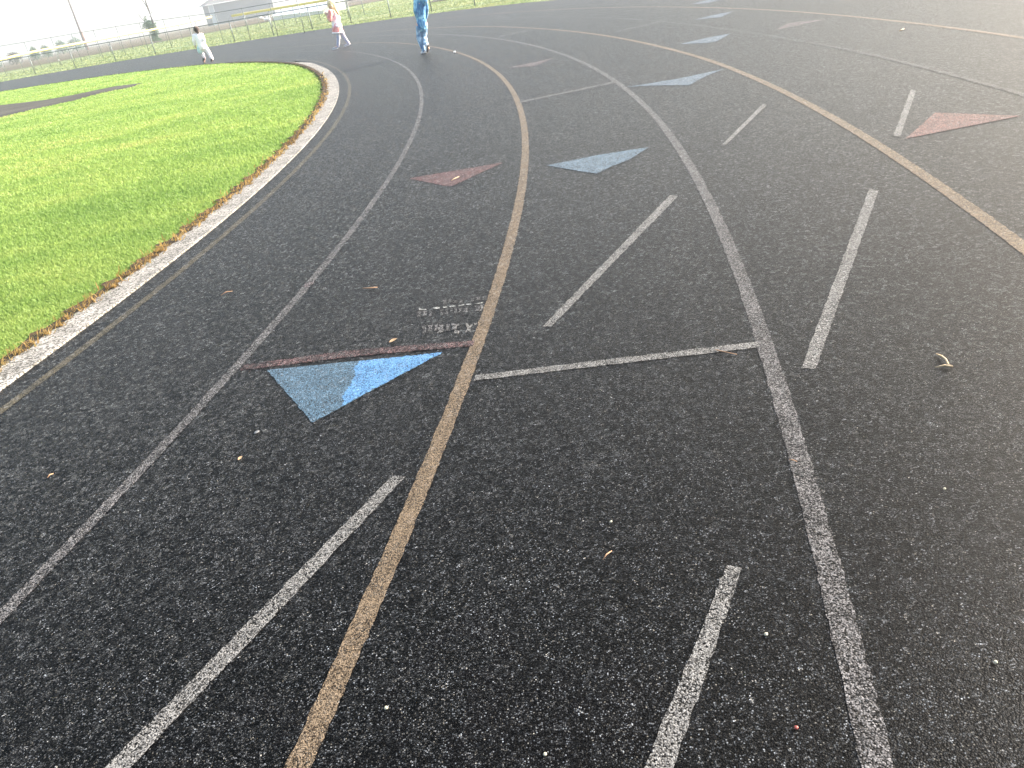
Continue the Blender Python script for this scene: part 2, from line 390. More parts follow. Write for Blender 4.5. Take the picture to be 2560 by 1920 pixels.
patch('cross_line', [(1249, 93), (1249, 89), (1326, 73), (1333, 76)], 'white_faint', 'short pale streak far across the track', z=Z2)
patch('cross_line', [(1538, 81), (1538, 77), (1650, 53), (1655, 57)], 'white_faint', 'faint pale streak far out', z=Z2)
T1 = patch('painted_triangle', [(577*S, 800*S), (957*S, 762*S), (675*S, 914*S)], 'blue', 'big faded blue triangle with a fresh bright blue corner', z=Z2)
patch('fresh_paint', [(957*S, 762*S), (790*S, 850.5*S), (738*S, 878.5*S), (745*S, 866*S), (739*S, 856*S), (752*S, 842*S), (760*S, 826*S), (768*S, 812*S), (765*S, 796*S), (773*S, 788*S), (777*S, 781*S)], 'blue_bright', 'bright blue repainted corner of the triangle', parent=T1, z=Z2+0.0006, jit=0.006, sub=0.008)
patch('painted_triangle', [(1366.5, 414), (1489.5, 389), (1623, 368), (1572.7, 400), (1533, 414.6), (1493, 434.5), (1464, 431)], 'blue_mid', 'faded sky blue triangle right of the middle yellow line', z=Z2)
patch('painted_triangle', [(1023, 446.5), (1258, 406.7), (1131.5, 465.3), (1117, 466)], 'red', 'faded red triangle left of the middle yellow line', z=Z2)
patch('painted_triangle', [(1265, 170), (1320, 159), (1388, 144), (1348.5, 161.5), (1334, 166)], 'pale_pink', 'small dull pink triangle far behind the sky blue one', z=Z2)
patch('painted_triangle', [(1565, 217.5), (1596.6, 213), (1698, 196.7), (1811.7, 172), (1762.6, 192), (1722.6, 213.6), (1650, 214)], 'blue_pale', 'long grey blue triangle touching the ochre lane line', z=Z2)
patch('painted_triangle', [(1698, 110.7), (1765.6, 95.3), (1827, 83.6), (1793, 103), (1768.7, 107.6)], 'blue_pale', 'pale blue triangle beyond the ochre lane line', z=Z2)
patch('painted_triangle', [(1735, 49.8), (1781, 38.4), (1833, 28.3), (1802.5, 43)], 'blue_pale', 'pale blue triangle just inside the farthest yellow line', z=Z2)
patch('painted_triangle', [(1728.7, 10.8), (1753, 4), (1790, -4), (1800, 0), (1770, 7.5)], 'blue_pale', 'pale blue triangle cut by the top edge', z=Z2)
patch('painted_triangle', [(1938.4, 75.3), (1969, 58.4), (2015, 52.3), (2064, 48.6), (2000, 63)], 'pale_pink', 'dull pink triangle by the farthest yellow line', z=Z2)
patch('painted_triangle', [(2263.7, 347.7), (2337.6, 282), (2551.5, 290.5)], 'pink', 'large pink triangle at the right edge', z=Z2)
patch('paint_spot', [(757, 719), (765, 709), (775, 705), (786, 707), (779, 713), (768, 718)], 'pale_pink', 'pinkish smudge on the white lane line', z=Z2)
# worn chalky writing: a row of white dashes and two almost rubbed-out characters
def zz(x, y): return (980+x*280/2212, 700+y*280/2212)
for q in [[(530, 560), (560, 565), (610, 585), (680, 578), (680, 598), (540, 602)], [(820, 555), (880, 540), (950, 545), (940, 570), (870, 580), (825, 577)], [(1000, 540), (1060, 528), (1095, 530), (1090, 552), (1010, 560)], [(1130, 532), (1180, 514), (1260, 515), (1250, 530), (1150, 546)], [(1310, 512), (1420, 486), (1440, 490), (1400, 507), (1320, 522)], [(1465, 482), (1580, 472), (1560, 492), (1480, 500)], [(1645, 472), (1790, 448), (1798, 462), (1700, 480)]]:
    patch('chalk_mark', [zz(*p) for p in q], 'chalk', 'bright chalky dash of a worn row', z=Z2, jit=0.001)
for q in [[(1240, 900), (1320, 870), (1335, 900), (1280, 930), (1270, 1010), (1330, 1015), (1330, 1060), (1235, 1060)], [(1460, 870), (1500, 860), (1530, 920), (1580, 880), (1600, 900), (1550, 960), (1560, 1040), (1500, 1010), (1460, 1060), (1440, 1040), (1490, 960)],
          [(1740, 500), (1800, 500), (1790, 590), (1720, 640), (1760, 570)], [(1620, 860), (1680, 850), (1690, 880), (1630, 890)], [(860, 950), (1000, 930), (1010, 1040), (880, 1060), (940, 1000)]]:
    patch('chalk_mark', [zz(*p) for p in q], 'white', 'rubbed out white character too worn to read', z=Z2, jit=0.002)

for row, y0, y1, xa, xb in ((0, 640, 740, 500, 1700), (1, 430, 500, 860, 1780), (2, 930, 1050, 600, 1180)):
    x = xa
    while x < xb:
        w_ = random.uniform(60, 110); sl = -(x-xa)*0.10; a_, b_ = y0+sl+random.uniform(-15, 15), y1+sl+random.uniform(-15, 15)
        if random.random() < 0.8:
            patch('chalk_mark', [zz(x, a_), zz(x+w_, a_-8), zz(x+w_*0.9, (a_+b_)/2), zz(x+w_, b_-8), zz(x-5, b_), zz(x+w_*0.3, (a_+b_)/2)], 'white_worn', 'ghosted white smear of rubbed out lettering', z=Z2, jit=0.002)
        x += w_*1.35
# ------------------------------------------------------------------ grass blades
def blades(name, pts, h, w, tint, mat, lean=0.6, z0=-0.012, bias=(0, 0)):
    """pts (n,2); h,w,tint per blade; every blade is a bent strip of two faces"""
    n = len(pts); ang = rng.uniform(0, 2*np.pi, n); dx, dy = np.cos(ang), np.sin(ang)
    la = rng.uniform(0, 2*np.pi, n); ll = rng.uniform(0.1, lean, n)*h; lx, ly = np.cos(la)*ll+bias[0]*h, np.sin(la)*ll+bias[1]*h
    V = np.zeros((n, 5, 3), dtype=np.float32); x, y = pts[:, 0], pts[:, 1]
    z0 = np.broadcast_to(z0, (n,))
    for k, (s_, f, g) in enumerate([(-1, 0, 0.0), (1, 0, 0.0), (-0.8, 0.55, 0.4), (0.8, 0.55, 0.4)]):
        V[:, k, 0] = x+dx*w*0.5*s_+lx*g; V[:, k, 1] = y+dy*w*0.5*s_+ly*g; V[:, k, 2] = z0+h*f
    V[:, 4, 0] = x+lx; V[:, 4, 1] = y+ly; V[:, 4, 2] = z0+h*(1-0.25*np.minimum(1, ll/h))
    me = bpy.data.meshes.new(name); me.vertices.add(n*5); me.vertices.foreach_set('co', V.reshape(-1))
    b = (np.arange(n)*5)[:, None]
    q = (b+np.array([0, 1, 3, 2])).astype(np.int32); t = (b+np.array([2, 3, 4])).astype(np.int32)
    loops = np.concatenate([q, t], axis=1).reshape(-1)
    me.loops.add(len(loops)); me.loops.foreach_set('vertex_index', loops)
    me.polygons.add(2*n); st = np.zeros((n, 2), dtype=np.int32); st[:, 0] = np.arange(n)*7; st[:, 1] = st[:, 0]+4
    me.polygons.foreach_set('loop_start', st.reshape(-1))
    try:
        tot = np.tile(np.array([4, 3], dtype=np.int32), n); me.polygons.foreach_set('loop_total', tot)
    except Exception: pass
    a = me.attributes.new('tint', 'FLOAT', 'POINT'); a.data.foreach_set('value', np.repeat(tint, 5).astype(np.float32))
    me.materials.append(mat); me.update(calc_edges=True); me.validate()
    return link(bpy.data.objects.new(name, me))
def infield_pts(n, d0, d1, a0, a1):
    u = rng.uniform(0, 1, n); d = 1/(1/d0+(1/d1-1/d0)*u)      # equal density on the picture
    a = np.radians(rng.uniform(a0, a1, n)); return np.stack([d*np.sin(a), d*np.cos(a)], 1), d
def inside_lawn(p):
    dx, dy = p[:, 0]-CX, p[:, 1]-CY; th = np.degrees(np.arctan2(dy, dx)); r = np.hypot(dx, dy)
    wob = 0.04*np.sin(th*9+1)*np.sin(th*23)+0.03*np.sin(th*71)+0.025*np.sin(th*163+1)+0.015*np.sin(th*419)
    lim = np.interp(th, [a for a, b in INNER], [b for a, b in INNER]) + wob + 0.005
    ok = (r < lim) & (th > -60) & (th < 90)
    poly = np.array([(v.x, v.y) for v in strip]); ins = np.zeros(len(p), bool); j = len(poly)-1
    for i in range(len(poly)):
        c = ((poly[i, 1] > p[:, 1]) != (poly[j, 1] > p[:, 1])) & (p[:, 0] < (poly[j, 0]-poly[i, 0])*(p[:, 1]-poly[i, 1])/(poly[j, 1]-poly[i, 1]+1e-9)+poly[i, 0])
        ins ^= c; j = i
    return ok & ~ins
P, D = infield_pts(1500000, 2.6, 60, -62, 8)
k = inside_lawn(P); P, D = P[k], D[k]
h = rng.uniform(0.018, 0.036, len(P)); w = 0.0022+0.0009*D
g = blades('grass', P, h, w*rng.uniform(0.6, 1.3, len(P)), rng.uniform(0, 1, len(P)), M['blade'], lean=0.9)
tag(g, 'bright green mown infield grass', 'grass', kind='stuff')
# dry orange tufts spilling over the kerb
n = 17000; u = rng.uniform(0, 1, n); th = -14+26*u**1.5
cl = np.sin(th*31)+0.8*np.sin(th*67+2)+0.6*np.sin(th*149)+rng.normal(0, 0.5, n)
k = (cl > 1.05+np.maximum(0, th+6)*0.07); th = th[k]; n = len(th)
rr_ = np.interp(th, [a for a, b in INNER], [b for a, b in INNER]) - np.abs(rng.normal(0, 0.06, n)) + 0.045+0.03*np.sin(th*17)*np.sin(th*5.3+1)
P2 = np.stack([CX+rr_*np.cos(np.radians(th)), CY+rr_*np.sin(np.radians(th))], 1); D2 = np.hypot(P2[:, 0], P2[:, 1])
g = blades('dry_grass', P2, rng.uniform(0.03, 0.085, n), (0.0025+0.0008*D2)*rng.uniform(0.6, 1.3, n), rng.uniform(0, 1, n), M['dry'], lean=1.3, z0=-0.005, bias=(0.35, -0.1))
tag(g, 'dry orange grass tufts along the kerb edge', 'dry grass', kind='stuff')
# bare dark soil between grass and kerb
vs = []; fs = []
tt = np.arange(-20, 30, 0.06)
for i, t in enumerate(tt):
    wv = 0.05+0.05*max(0, math.sin(t*9.1)+0.5*math.sin(t*23.7))+random.uniform(0, 0.015)
    ov = 0.012+0.03*max(0, math.sin(t*12.3+1)+0.4*math.sin(t*41))
    for r in (inner(t)-wv, inner(t)+ov+random.uniform(-0.004, 0.004)):
        x, y = polar(r, t); vs.append((x, y, 0.0155))
for i in range(len(tt)-1): fs.append((2*i, 2*i+1, 2*i+3, 2*i+2))
tag(mesh_obj('soil', vs, fs, M['soil']), kind='structure')
# verge grass outside the track and beyond the fence
u = rng.uniform(0, 1, 600000); d = 1/(1/12+(1/95-1/12)*u); a = np.radians(rng.uniform(-48, 42, 600000))
P3 = np.stack([d*np.sin(a), d*np.cos(a)], 1); dx, dy = P3[:, 0]-CX, P3[:, 1]-CY
th = np.degrees(np.arctan2(dy, dx)); r = np.hypot(dx, dy); lim = np.interp(th, [q for q, b in OUTER], [b for q, b in OUTER])+0.05*np.sin(th*90)
k = (r > lim-0.02) & (th > -60) & (th < 89); P3, d = P3[k], d[k]
dens = np.sin(P3[:, 0]*0.7+P3[:, 1]*0.3)+np.sin(P3[:, 1]*0.9+2)+rng.normal(0, 1.0, len(P3))
k = dens > -1.2; P3, d = P3[k], d[k]
z3 = np.where(d > DIP0, -DIP*(d-DIP0), 0)-0.03
g = blades('verge_grass', P3, rng.uniform(0.02, 0.055, len(P3)), (0.004+0.0011*d)*rng.uniform(0.6, 1.3, len(P3)), rng.uniform(0, 1, len(P3)), M['verge'], lean=1.0, z0=z3)
tag(g, 'pale green and straw coloured verge grass around the fences', 'grass', kind='stuff')

# ------------------------------------------------------------------ fences
def chainlink(mb, A, B, h0, h1, cell, rad):
    """real crossing wires between A and B (ground points), from the ground to the rail"""
    A, B = Vector(A), Vector(B); L = (B-A).length; d = (B-A)/L; nrm = Vector((-d.y, d.x, 0)).normalized()*rad
    k = int(L/cell)+1; H = (h0+h1)/2-0.03
    for sgn in (1, -1):
        for i in range(-int(H/cell)-1, k+int(H/cell)+1):
            s0 = i*cell; s1 = s0+sgn*H*0.9; z0, z1 = 0.03, H
            # clip to 0..L
            lo, hi = 0.0, 1.0
            ds = s1-s0
            for a_, b_ in ((0-s0, ds), (s0-L, -ds)):
                if abs(b_) < 1e-9: continue
                t = a_/b_
                if b_ > 0: lo = max(lo, t)
                else: hi = min(hi, t)
            if hi-lo < 0.05: continue
            p = A+d*(s0+ds*lo); q = A+d*(s0+ds*hi)
            p = p+Vector((0, 0, z0+(z1-z0)*lo)); q = q+Vector((0, 0, z0+(z1-z0)*hi))
            s = Vector((0, 0, 1))*rad
            mb.add([p-s, p+nrm, p+s, q-s, q+nrm, q+s], [(0, 1, 4, 3), (1, 2, 5, 4), (2, 0, 3, 5)])
def fence(name, posts, heights, label, post_r, rail_r, cell, wire_r, rail_mat='steel', railname='top_rail', mesh=True, cap=True, group=None, tension=False):
    root = empty(name, posts[0]); tag(root, label, 'fence'); O = Vector(posts[0])
    pm = None
    for p, hh in zip(posts, heights):
        mb = MB(); mb.tube([p+Vector((0, 0, -0.1)), p+Vector((0, 0, hh-0.01))], post_r, 8)
        if cap: mb.ball(p+Vector((0, 0, hh+0.015)), post_r*1.25, n=8)
        mb.build('post', M['steel'], root, True, O)
    mb = MB(); pts = []
    for i in range(len(posts)): pts.append(posts[i]+Vector((0, 0, heights[i])))
    mb.tube(pts, rail_r, 8); mb.build(railname, M[rail_mat], root, True, O)
    if tension:
        mb = MB(); mb.tube([posts[i]+Vector((0, 0, 0.05)) for i in range(len(posts))], 0.004, 4); mb.build('bottom_wire', M['wire'], root, False, O)
    if mesh:
        mb = MB()
        for i in range(len(posts)-1): chainlink(mb, posts[i]+Vector((0, 0.0, 0)), posts[i+1], heights[i], heights[i+1], cell, wire_r)
        mb.build('chain_link_mesh', M['wire'], root, False, O)
    return root
fp = [(88, 185), (189.5, 167.5), (291, 152), (390.6, 135.5), (488, 119), (586, 104), (685, 88), (781.7, 72.2), (878, 57.5), (977.7, 43), (1080, 28), (1187.5, 13.5)]
base = [gp(u, v) for u, v in fp]
# smooth the run and carry it on past both ends of the view
xs = np.array([b.x for b in base]); ys = np.array([b.y for b in base]); t = np.arange(len(xs))
cx_, cy_ = np.polyfit(t, xs, 3), np.polyfit(t, ys, 3)
run = [Vector((float(np.polyval(cx_, k)), float(np.polyval(cy_, k)), 0)) for k in range(0, 12)]
d0 = (run[0]-run[1]); d1 = run[-1]-run[-2]
run = [run[0]+d0*k for k in (5, 4, 3, 2, 1)]+run+[run[-1]+d1*k for k in (1, 2, 3)]
run = [Vector((p.x, p.y, terrain(p.x, p.y)-0.03)) for p in run]
fence('track_fence', run, [0.98]*len(run), 'low grey chain link fence along the outer edge of the track', 0.024, 0.020, 0.075, 0.0022, tension=True)
# taller field fence behind it
tops = [(-10, 117, 66), (60, 105.5, 65), (126.6, 94, 64), (178, 85, 62), (233, 76, 60), (289, 66.5, 58), (348, 57.5, 56), (407, 49, 53), (472, 40, 50), (537, 32, 47), (604, 21, 44), (673, 9, 41.5), (740, -3, 40), (815, -16, 39)]
posts = []; hts = []
for u, v, Y in tops:
    q = at(u, v, Y); g0 = terrain(q.x, q.y)-0.03; posts.append(Vector((q.x, q.y, g0))); hts.append(q.z-g0)
fence('field_fence', posts, hts, 'taller wire fence with thin top rail standing behind the low track fence', 0.016, 0.014, 0.11, 0.0012)
# outfield fences with a yellow tube on top
def tube_fence(pts, label, n_per):
    posts = []; hts = []
    for i in range(len(pts)-1):
        for k in range(n_per):
            f = k/n_per; u, v, Y = [pts[i][j]*(1-f)+pts[i+1][j]*f for j in range(3)]
            q = at(u, v, Y); g0 = terrain(q.x, q.y)-0.03; posts.append(Vector((q.x, q.y, g0))); hts.append(q.z-g0)
    u, v, Y = pts[-1]; q = at(u, v, Y); g0 = terrain(q.x, q.y)-0.03; posts.append(Vector((q.x, q.y, g0))); hts.append(q.z-g0)
    return fence('outfield_fence', posts, hts, label, 0.018, 0.075, 0.12, 0.0013, 'tubecap', 'tube_cap', cap=False)
tube_fence([(-60, 160, 58), (0, 149, 60), (87, 129, 64), (134.6, 120, 66), (210, 106, 70), (265, 95.5, 73), (320, 85, 76), (372, 76, 79), (445, 61, 84), (528, 42, 92)], 'long chain link fence with a yellow tube cap running left toward the pole', 2)
tube_fence([(580, 39.5, 62), (640, 29.5, 60), (700, 19.5, 57.5), (760, 9.5, 55), (820, -0.5, 52.5), (900, -14, 50)], 'shorter chain link fence with a thick yellow tube cap in front of the metal building', 2)

# ------------------------------------------------------------------ buildings
def ribbed(name, A, B, z0, z1, mat, parent, pitch=0.3, depth=0.02, O=None):
    """wall sheet with standing ribs between A and B"""
    A, B = Vector(A), Vector(B); L = (B-A).length; d = (B-A)/L; nrm = Vector((d.y, -d.x, 0))
    pr = []; s = 0.0
    while s < L-1e-6:
        for ds, o in ((0, 0), (pitch*0.78, 0), (pitch*0.84, depth), (pitch*0.94, depth)):
            if s+ds < L: pr.append((s+ds, o))
        s += pitch
    pr.append((L, 0)); vs = []; fs = []
    for s, o in pr:
        p = A+d*s+nrm*o; vs += [(p.x, p.y, z0), (p.x, p.y, z1)]
    for i in range(len(pr)-1): fs.append((2*i, 2*i+2, 2*i+3, 2*i+1))
    vs = [Vector(v)-(O or Vector()) for v in vs]
    return mesh_obj(name, vs, fs, mat, parent)
bl = gt(534, 64); br = gt(689, 35)
zb = min(bl.z, br.z)-0.05
topL = at(517, 13.5, bl.y); Hh = topL.z-zb
A = Vector((bl.x, bl.y, zb)); B = Vector((br.x, br.y, zb)); dv = (B-A).normalized(); nv = Vector((dv.y, -dv.x, 0))
if nv.y > 0: nv = -nv
O = A.copy(); shed = empty('storage_building', O); tag(shed, 'blue grey metal sided building with white eave board and dark hip roof', 'building')
back = -nv*7.0
C_, D_ = B+back, A+back
ribbed('wall', A, B, zb-0.3, zb+Hh, M['siding'], shed, O=O)
for a_, b_ in ((B, C_), (C_, D_), (D_, A)): ribbed('wall', a_, b_, zb-0.3, zb+Hh, M['siding'], shed, O=O)
# hip roof with overhang
ov = 0.75; e = [A-dv*ov+nv*ov, B+dv*ov+nv*ov, C_+dv*ov-nv*ov, D_-dv*ov-nv*ov]
z_e = zb+Hh+0.12; rise = 1.75; dep = 3.5+ov
r1 = A-dv*ov+dv*dep*0.9-nv*3.5; r2 = B+dv*ov-dv*dep*0.9-nv*3.5
vs = [Vector((p.x, p.y, z_e)) for p in e]+[Vector((p.x, p.y, z_e+rise)) for p in (r1, r2)]
mesh_obj('roof', [v-O for v in vs], [(0, 1, 5, 4), (1, 2, 5), (2, 3, 4, 5), (3, 0, 4)], M['roof'], shed)
mb = MB()
for i in range(4):
    p, q = e[i], e[(i+1) % 4]; m_ = (p+q)/2; L = (q-p).length; ang = math.atan2((q-p).y, (q-p).x)
    mb.box((m_.x, m_.y, z_e-0.09), (L+0.02, 0.04, 0.2), ang)
mb.build('eave_board', M['white_trim'], shed, origin=O)
mesh_obj('soffit', [Vector((p.x, p.y, z_e-0.16))-O for p in e], [(0, 1, 2, 3)], M['white_trim'], shed)
ang = math.atan2(dv.y, dv.x)
def onwall(s, z, off=0.03): return A+dv*s+nv*off+Vector((0, 0, z))
mb = MB(); c_ = onwall(0.72, Hh/2-0.02, 0.035); mb.box(c_, (1.15, 0.06, Hh-0.1), ang); dr = mb.build('door', M['door'], shed, origin=O)
mb = MB(); c_ = onwall(1.15, 1.05, 0.09); mb.tube([c_, c_+dv*0.14], 0.018, 6); mb.build('handle', M['dark'], dr, origin=O)
mb = MB()
for s_ in (0.07, 1.35): mb.box(onwall(s_, Hh/2, 0.05), (0.09, 0.08, Hh), ang)
mb.build('corner_trim', M['white_trim'], shed, origin=O)
mb = MB(); mb.box(onwall(2.55, Hh*0.60, 0.06), (0.20, 0.12, 0.5), ang); mb.tube([onwall(2.2, Hh*0.53, 0.1), onwall(2.75, Hh*0.53, 0.1)], 0.035, 6); mb.tube([onwall(2.15, Hh*0.53, 0.1), onwall(2.15, Hh*0.46, 0.22)], 0.03, 6)
mb.build('wall_lamp', M['dark'], shed, origin=O)
# white sheet metal shed right of it; roof slope made up to catch light
wl = at(681, 40, 96); wr = at(806, 19, 80)
zb2 = min(terrain(wl.x, wl.y), terrain(wr.x, wr.y))-0.05
A2 = Vector((wl.x, wl.y, zb2)); B2 = Vector((wr.x, wr.y, zb2)); d2 = (B2-A2).normalized(); n2 = Vector((d2.y, -d2.x, 0)); n2 = n2 if n2.y < 0 else -n2
top2 = at(806, 3, B2.y).z
ws = empty('white_shed', A2); tag(ws, 'low white shed with one wide roof sloped to catch more light behind the yellow capped fence', 'shed')
C2, D2_ = B2-n2*2.2, A2-n2*2.2; zf = zb2+0.45; zk = top2+0.12
ribbed('wall', A2, B2, zb2-0.2, zf, M['white_metal'], ws, 0.4, 0.02, A2)
ribbed('wall', C2, D2_, zb2-0.2, zk, M['white_metal'], ws, 0.4, 0.02, A2)
for a_, b_ in ((A2, D2_), (B2, C2)):
    mesh_obj('wall', [Vector(v)-A2 for v in ((a_.x, a_.y, zb2-0.2), (b_.x, b_.y, zb2-0.2), (b_.x, b_.y, zk), (a_.x, a_.y, zf))], [(0, 1, 2, 3)], M['white_metal'], ws)
q = [A2-d2*0.1+n2*0.15, B2+d2*0.1+n2*0.15, C2+d2*0.1, D2_-d2*0.1]
mb = MB(); vsr = [Vector((p.x, p.y, (zf-0.04 if i < 2 else zk)+0.05)) for i, p in enumerate(q)]
mb.add(vsr+[v-Vector((0, 0, 0.04)) for v in vsr], [(0, 1, 2, 3), (7, 6, 5, 4), (0, 4, 5, 1), (1, 5, 6, 2), (2, 6, 7, 3), (3, 7, 4, 0)])
mb.build('roof', M['white_metal'], ws, origin=A2)
# crumpled tarpaulin beside the building
tp = gt(664, 52); mb = MB()
for k in range(9):
    mb.ball(tp+Vector((random.uniform(-0.7, 0.7), random.uniform(-0.3, 0.3), random.uniform(0.05, 0.5))), random.uniform(0.12, 0.25), (random.uniform(0.8, 1.8), 1, 0.6), 7)
o = mb.build('tarpaulin', M['white_metal'], None, False, tp); o.location = tp; tag(o, 'crumpled whitish tarpaulin heap on the grass near the building corner', 'tarpaulin')
for u, v, lab in ((147, 151.5, 'white ball lying in the grass below the utility pole'), (674.5, 54, 'white ball on the grass near the tarpaulin')):
    p = gt(u, v); mb = MB(); mb.ball((0, 0, 0.05), 0.075, n=12); o = mb.build('ball', M['ballwhite'], None, True); o.location = p; tag(o, lab, 'ball', 'balls on the grass')

# ------------------------------------------------------------------ utility pole
pb = gt(218.5, 125.5); Yp = pb.y
pole = empty('utility_pole', pb); tag(pole, 'tall brown wooden utility pole with a reddish conduit behind the fences', 'utility pole')
vert = lambda z, dx=0, dy=0: pb+Vector((dx, dy, z))
mb = MB(); mb.tube([vert(-0.3), vert(3), vert(6), vert(11)], [0.23, 0.21, 0.18, 0.14], 10); mb.build('shaft', M['pole'], pole, True, pb)
mb = MB(); mb.tube([vert(-0.1, 0.28), vert(2.2, 0.275), vert(3.6, 0.25)], [0.075, 0.07, 0.06], 8); mb.build('conduit', M['riser'], pole, True, pb)
mb = MB(); mb.box(vert(10.2, 0, -0.16), (2.4, 0.1, 0.12)); mb.build('crossarm', M['pole'], pole, False, pb)
for s_ in (-1.1, 1.1):
    mb = MB(); mb.tube([vert(10.26, s_, -0.16), vert(10.42, s_, -0.16)], [0.05, 0.03], 8); mb.build('insulator', M['dark'], pole, True, pb)

# ------------------------------------------------------------------ trees
def leafcloud(name, blobs, n, size, mat, parent, O):
    """leaf-sized faces through the volume of several uneven lobes"""
    V = []; F = []; T = []
    tot = sum(r[0]*r[1]*r[2] for _, r in blobs)
    for c, r in blobs:
        k = max(6, int(n*(r[0]*r[1]*r[2])/tot))
        for _ in range(k):
            while True:
                p = Vector((random.uniform(-1, 1), random.uniform(-1, 1), random.uniform(-1, 1)))
                if p.length < 1 and p.length > random.random()*0.8: break
            q = Vector(c)+Vector((p.x*r[0], p.y*r[1], p.z*r[2]))*random.uniform(0.85, 1.12)-O
            a = Vector((random.gauss(0, 1), random.gauss(0, 1), random.gauss(0, 1))).normalized(); b = a.orthogonal().normalized()
            s = size*random.uniform(0.5, 1.3); i = len(V); V += [q-a*s, q+b*s*0.5, q+a*s, q-b*s*0.5]; F.append((i, i+1, i+2, i+3)); T += [random.random()]*4
    o = mesh_obj(name, V, F, mat, parent); at_ = o.data.attributes.new('tint', 'FLOAT', 'POINT'); at_.data.foreach_set('value', T); return o
tb = gt(393, 103); YT = tb.y
def tpt(u, v, dy=0): return at(u, v, YT+dy)
bt = empty('bare_tree', tb); tag(bt, 'half dead tree with bare dark upper limbs and leafy ivy on its trunk', 'tree')
mb = MB()
mb.tube([tb+Vector((0, 0, -0.2)), tpt(388, 85), tpt(381, 52), tpt(372, 26), tpt(365, 7), tpt(358, -12), tpt(350, -40), tpt(344, -75)], [0.18, 0.14, 0.11, 0.09, 0.07, 0.055, 0.04, 0.012], 8)
for pts, rr2 in [([(369, 20), (361, 8), (354, -4), (346, -22), (338, -50)], (.04, .035, .03, .022, .01)), ([(377, 34), (380, 28), (384, 23)], (.025, .018, .008)), ([(372, 25), (366, 21), (358, 18)], (.02, .015, .006)),
                 ([(386, 75), (372, 62), (359, 51), (351, 43), (345, 35), (340, 30)], (.05, .04, .035, .028, .018, .007)), ([(378, 42), (370, 39.5), (362, 40), (360, 45)], (.03, .022, .016, .01)), ([(358, -12), (364, -25), (372, -45)], (.03, .02, .008)),
                 ([(351, 43), (349, 34), (345, 25)], (.015, .01, .004)), ([(346, -22), (340, -20), (331, -28)], (.016, .01, .004)), ([(364, 4), (367, -2), (369, -10)], (.015, .01, .004)), ([(355, 0), (350, 2), (345, -3)], (.012, .008, .003))]:
    mb.tube([tpt(u, v, random.uniform(-0.1, 0.1)) for u, v in pts], list(rr2), 6)
mb.build('trunk', M['bark'], bt, True, tb)
bl_ = [((374, 58), .30, .26), ((366, 63), .30, .24), ((381, 66), .30, .28), ((363, 50), .14, .22), ((371, 72), .22, .22), ((387, 76), .24, .30), ((384, 86), .26, .34), ((388, 95), .30, .34), ((393, 101), .36, .20), ((400, 101), .2, .12), ((364, 44), .08, .16), ((394, 82), .14, .2), ((388, 58), .12, .1), ((358, 70), .12, .12)]
leafcloud('crown', [(tpt(*c), (a_*1.5, a_*1.2, b_*1.4)) for c, a_, b_ in bl_], 4200, 0.06, M['leafy'], bt, tb)
k_ = 0
def far_tree(u0, u1, vtop, vbase, Y, mat, label, lobes=7):
    g0 = at((u0+u1)/2+3, vbase, Y); gz = terrain(g0.x, g0.y); b = Vector((g0.x, g0.y, gz))
    topz = at((u0+u1)/2, vtop, Y).z; wd = (at(u1, vbase, Y)-at(u0, vbase, Y)).length; H = topz-gz
    t = empty('tree', b); tag(t, label, 'tree', 'hazy trees on the horizon')
    mb = MB(); mb.tube([b+Vector((0, 0, -0.3)), b+Vector((0, 0, H*0.4)), b+Vector((wd*0.03, 0, H*0.8))], [H*0.045, H*0.035, H*0.012], 7)
    for _ in range(5):
        z = H*random.uniform(0.3, 0.6); a = random.uniform(0, 6.28); mb.tube([b+Vector((0, 0, z)), b+Vector((math.cos(a)*wd*.3, math.sin(a)*wd*.3, z+H*.2))], [H*.02, H*.006], 5)
    mb.build('trunk', M['bark'], t, True, b)
    bb = []
    for i in range(lobes):
        f = (i+0.5)/lobes*2-1; hz = H*(0.62+0.12*random.random())*(1-0.35*f*f)
        bb.append((b+Vector((f*wd*0.38, random.uniform(-.3, .3)*wd*.4, hz*0.85)), (wd*random.uniform(.14, .24), wd*.22, H*random.uniform(.18, .32)*(1-0.3*abs(f)))))
    bb.append((b+Vector((0, 0, H*0.42)), (wd*.42, wd*.3, H*.3)))
    for f in (-0.3, 0.05, 0.32): bb.append((b+Vector((f*wd, 0, H*0.2)), (wd*.2, wd*.2, H*.2)))
    leafcloud('crown', bb, 1500, max(wd, H)*0.035, M[mat], t, b)
far_tree(12, 52, 121, 143, 150, 'leafy_brown', 'rounded brownish bush tree at the far left beyond the yellow capped fence', 8)
far_tree(70, 96, 109, 133, 165, 'leafy', 'small hazy green tree second from the left on the horizon', 5)
far_tree(98, 128, 103, 129, 185, 'leafy', 'bluish hazy tree between the small green tree and the wire posts', 5)
far_tree(134, 168, 92, 121, 215, 'leafy', 'pale tall hazy tree left of the utility pole', 6)
far_tree(164, 206, 84, 113, 235, 'leafy', 'faintest pale tree directly beside the utility pole', 7)
far_tree(-40, 0, 134, 156, 150, 'leafy', 'hazy tree past the left edge', 6)

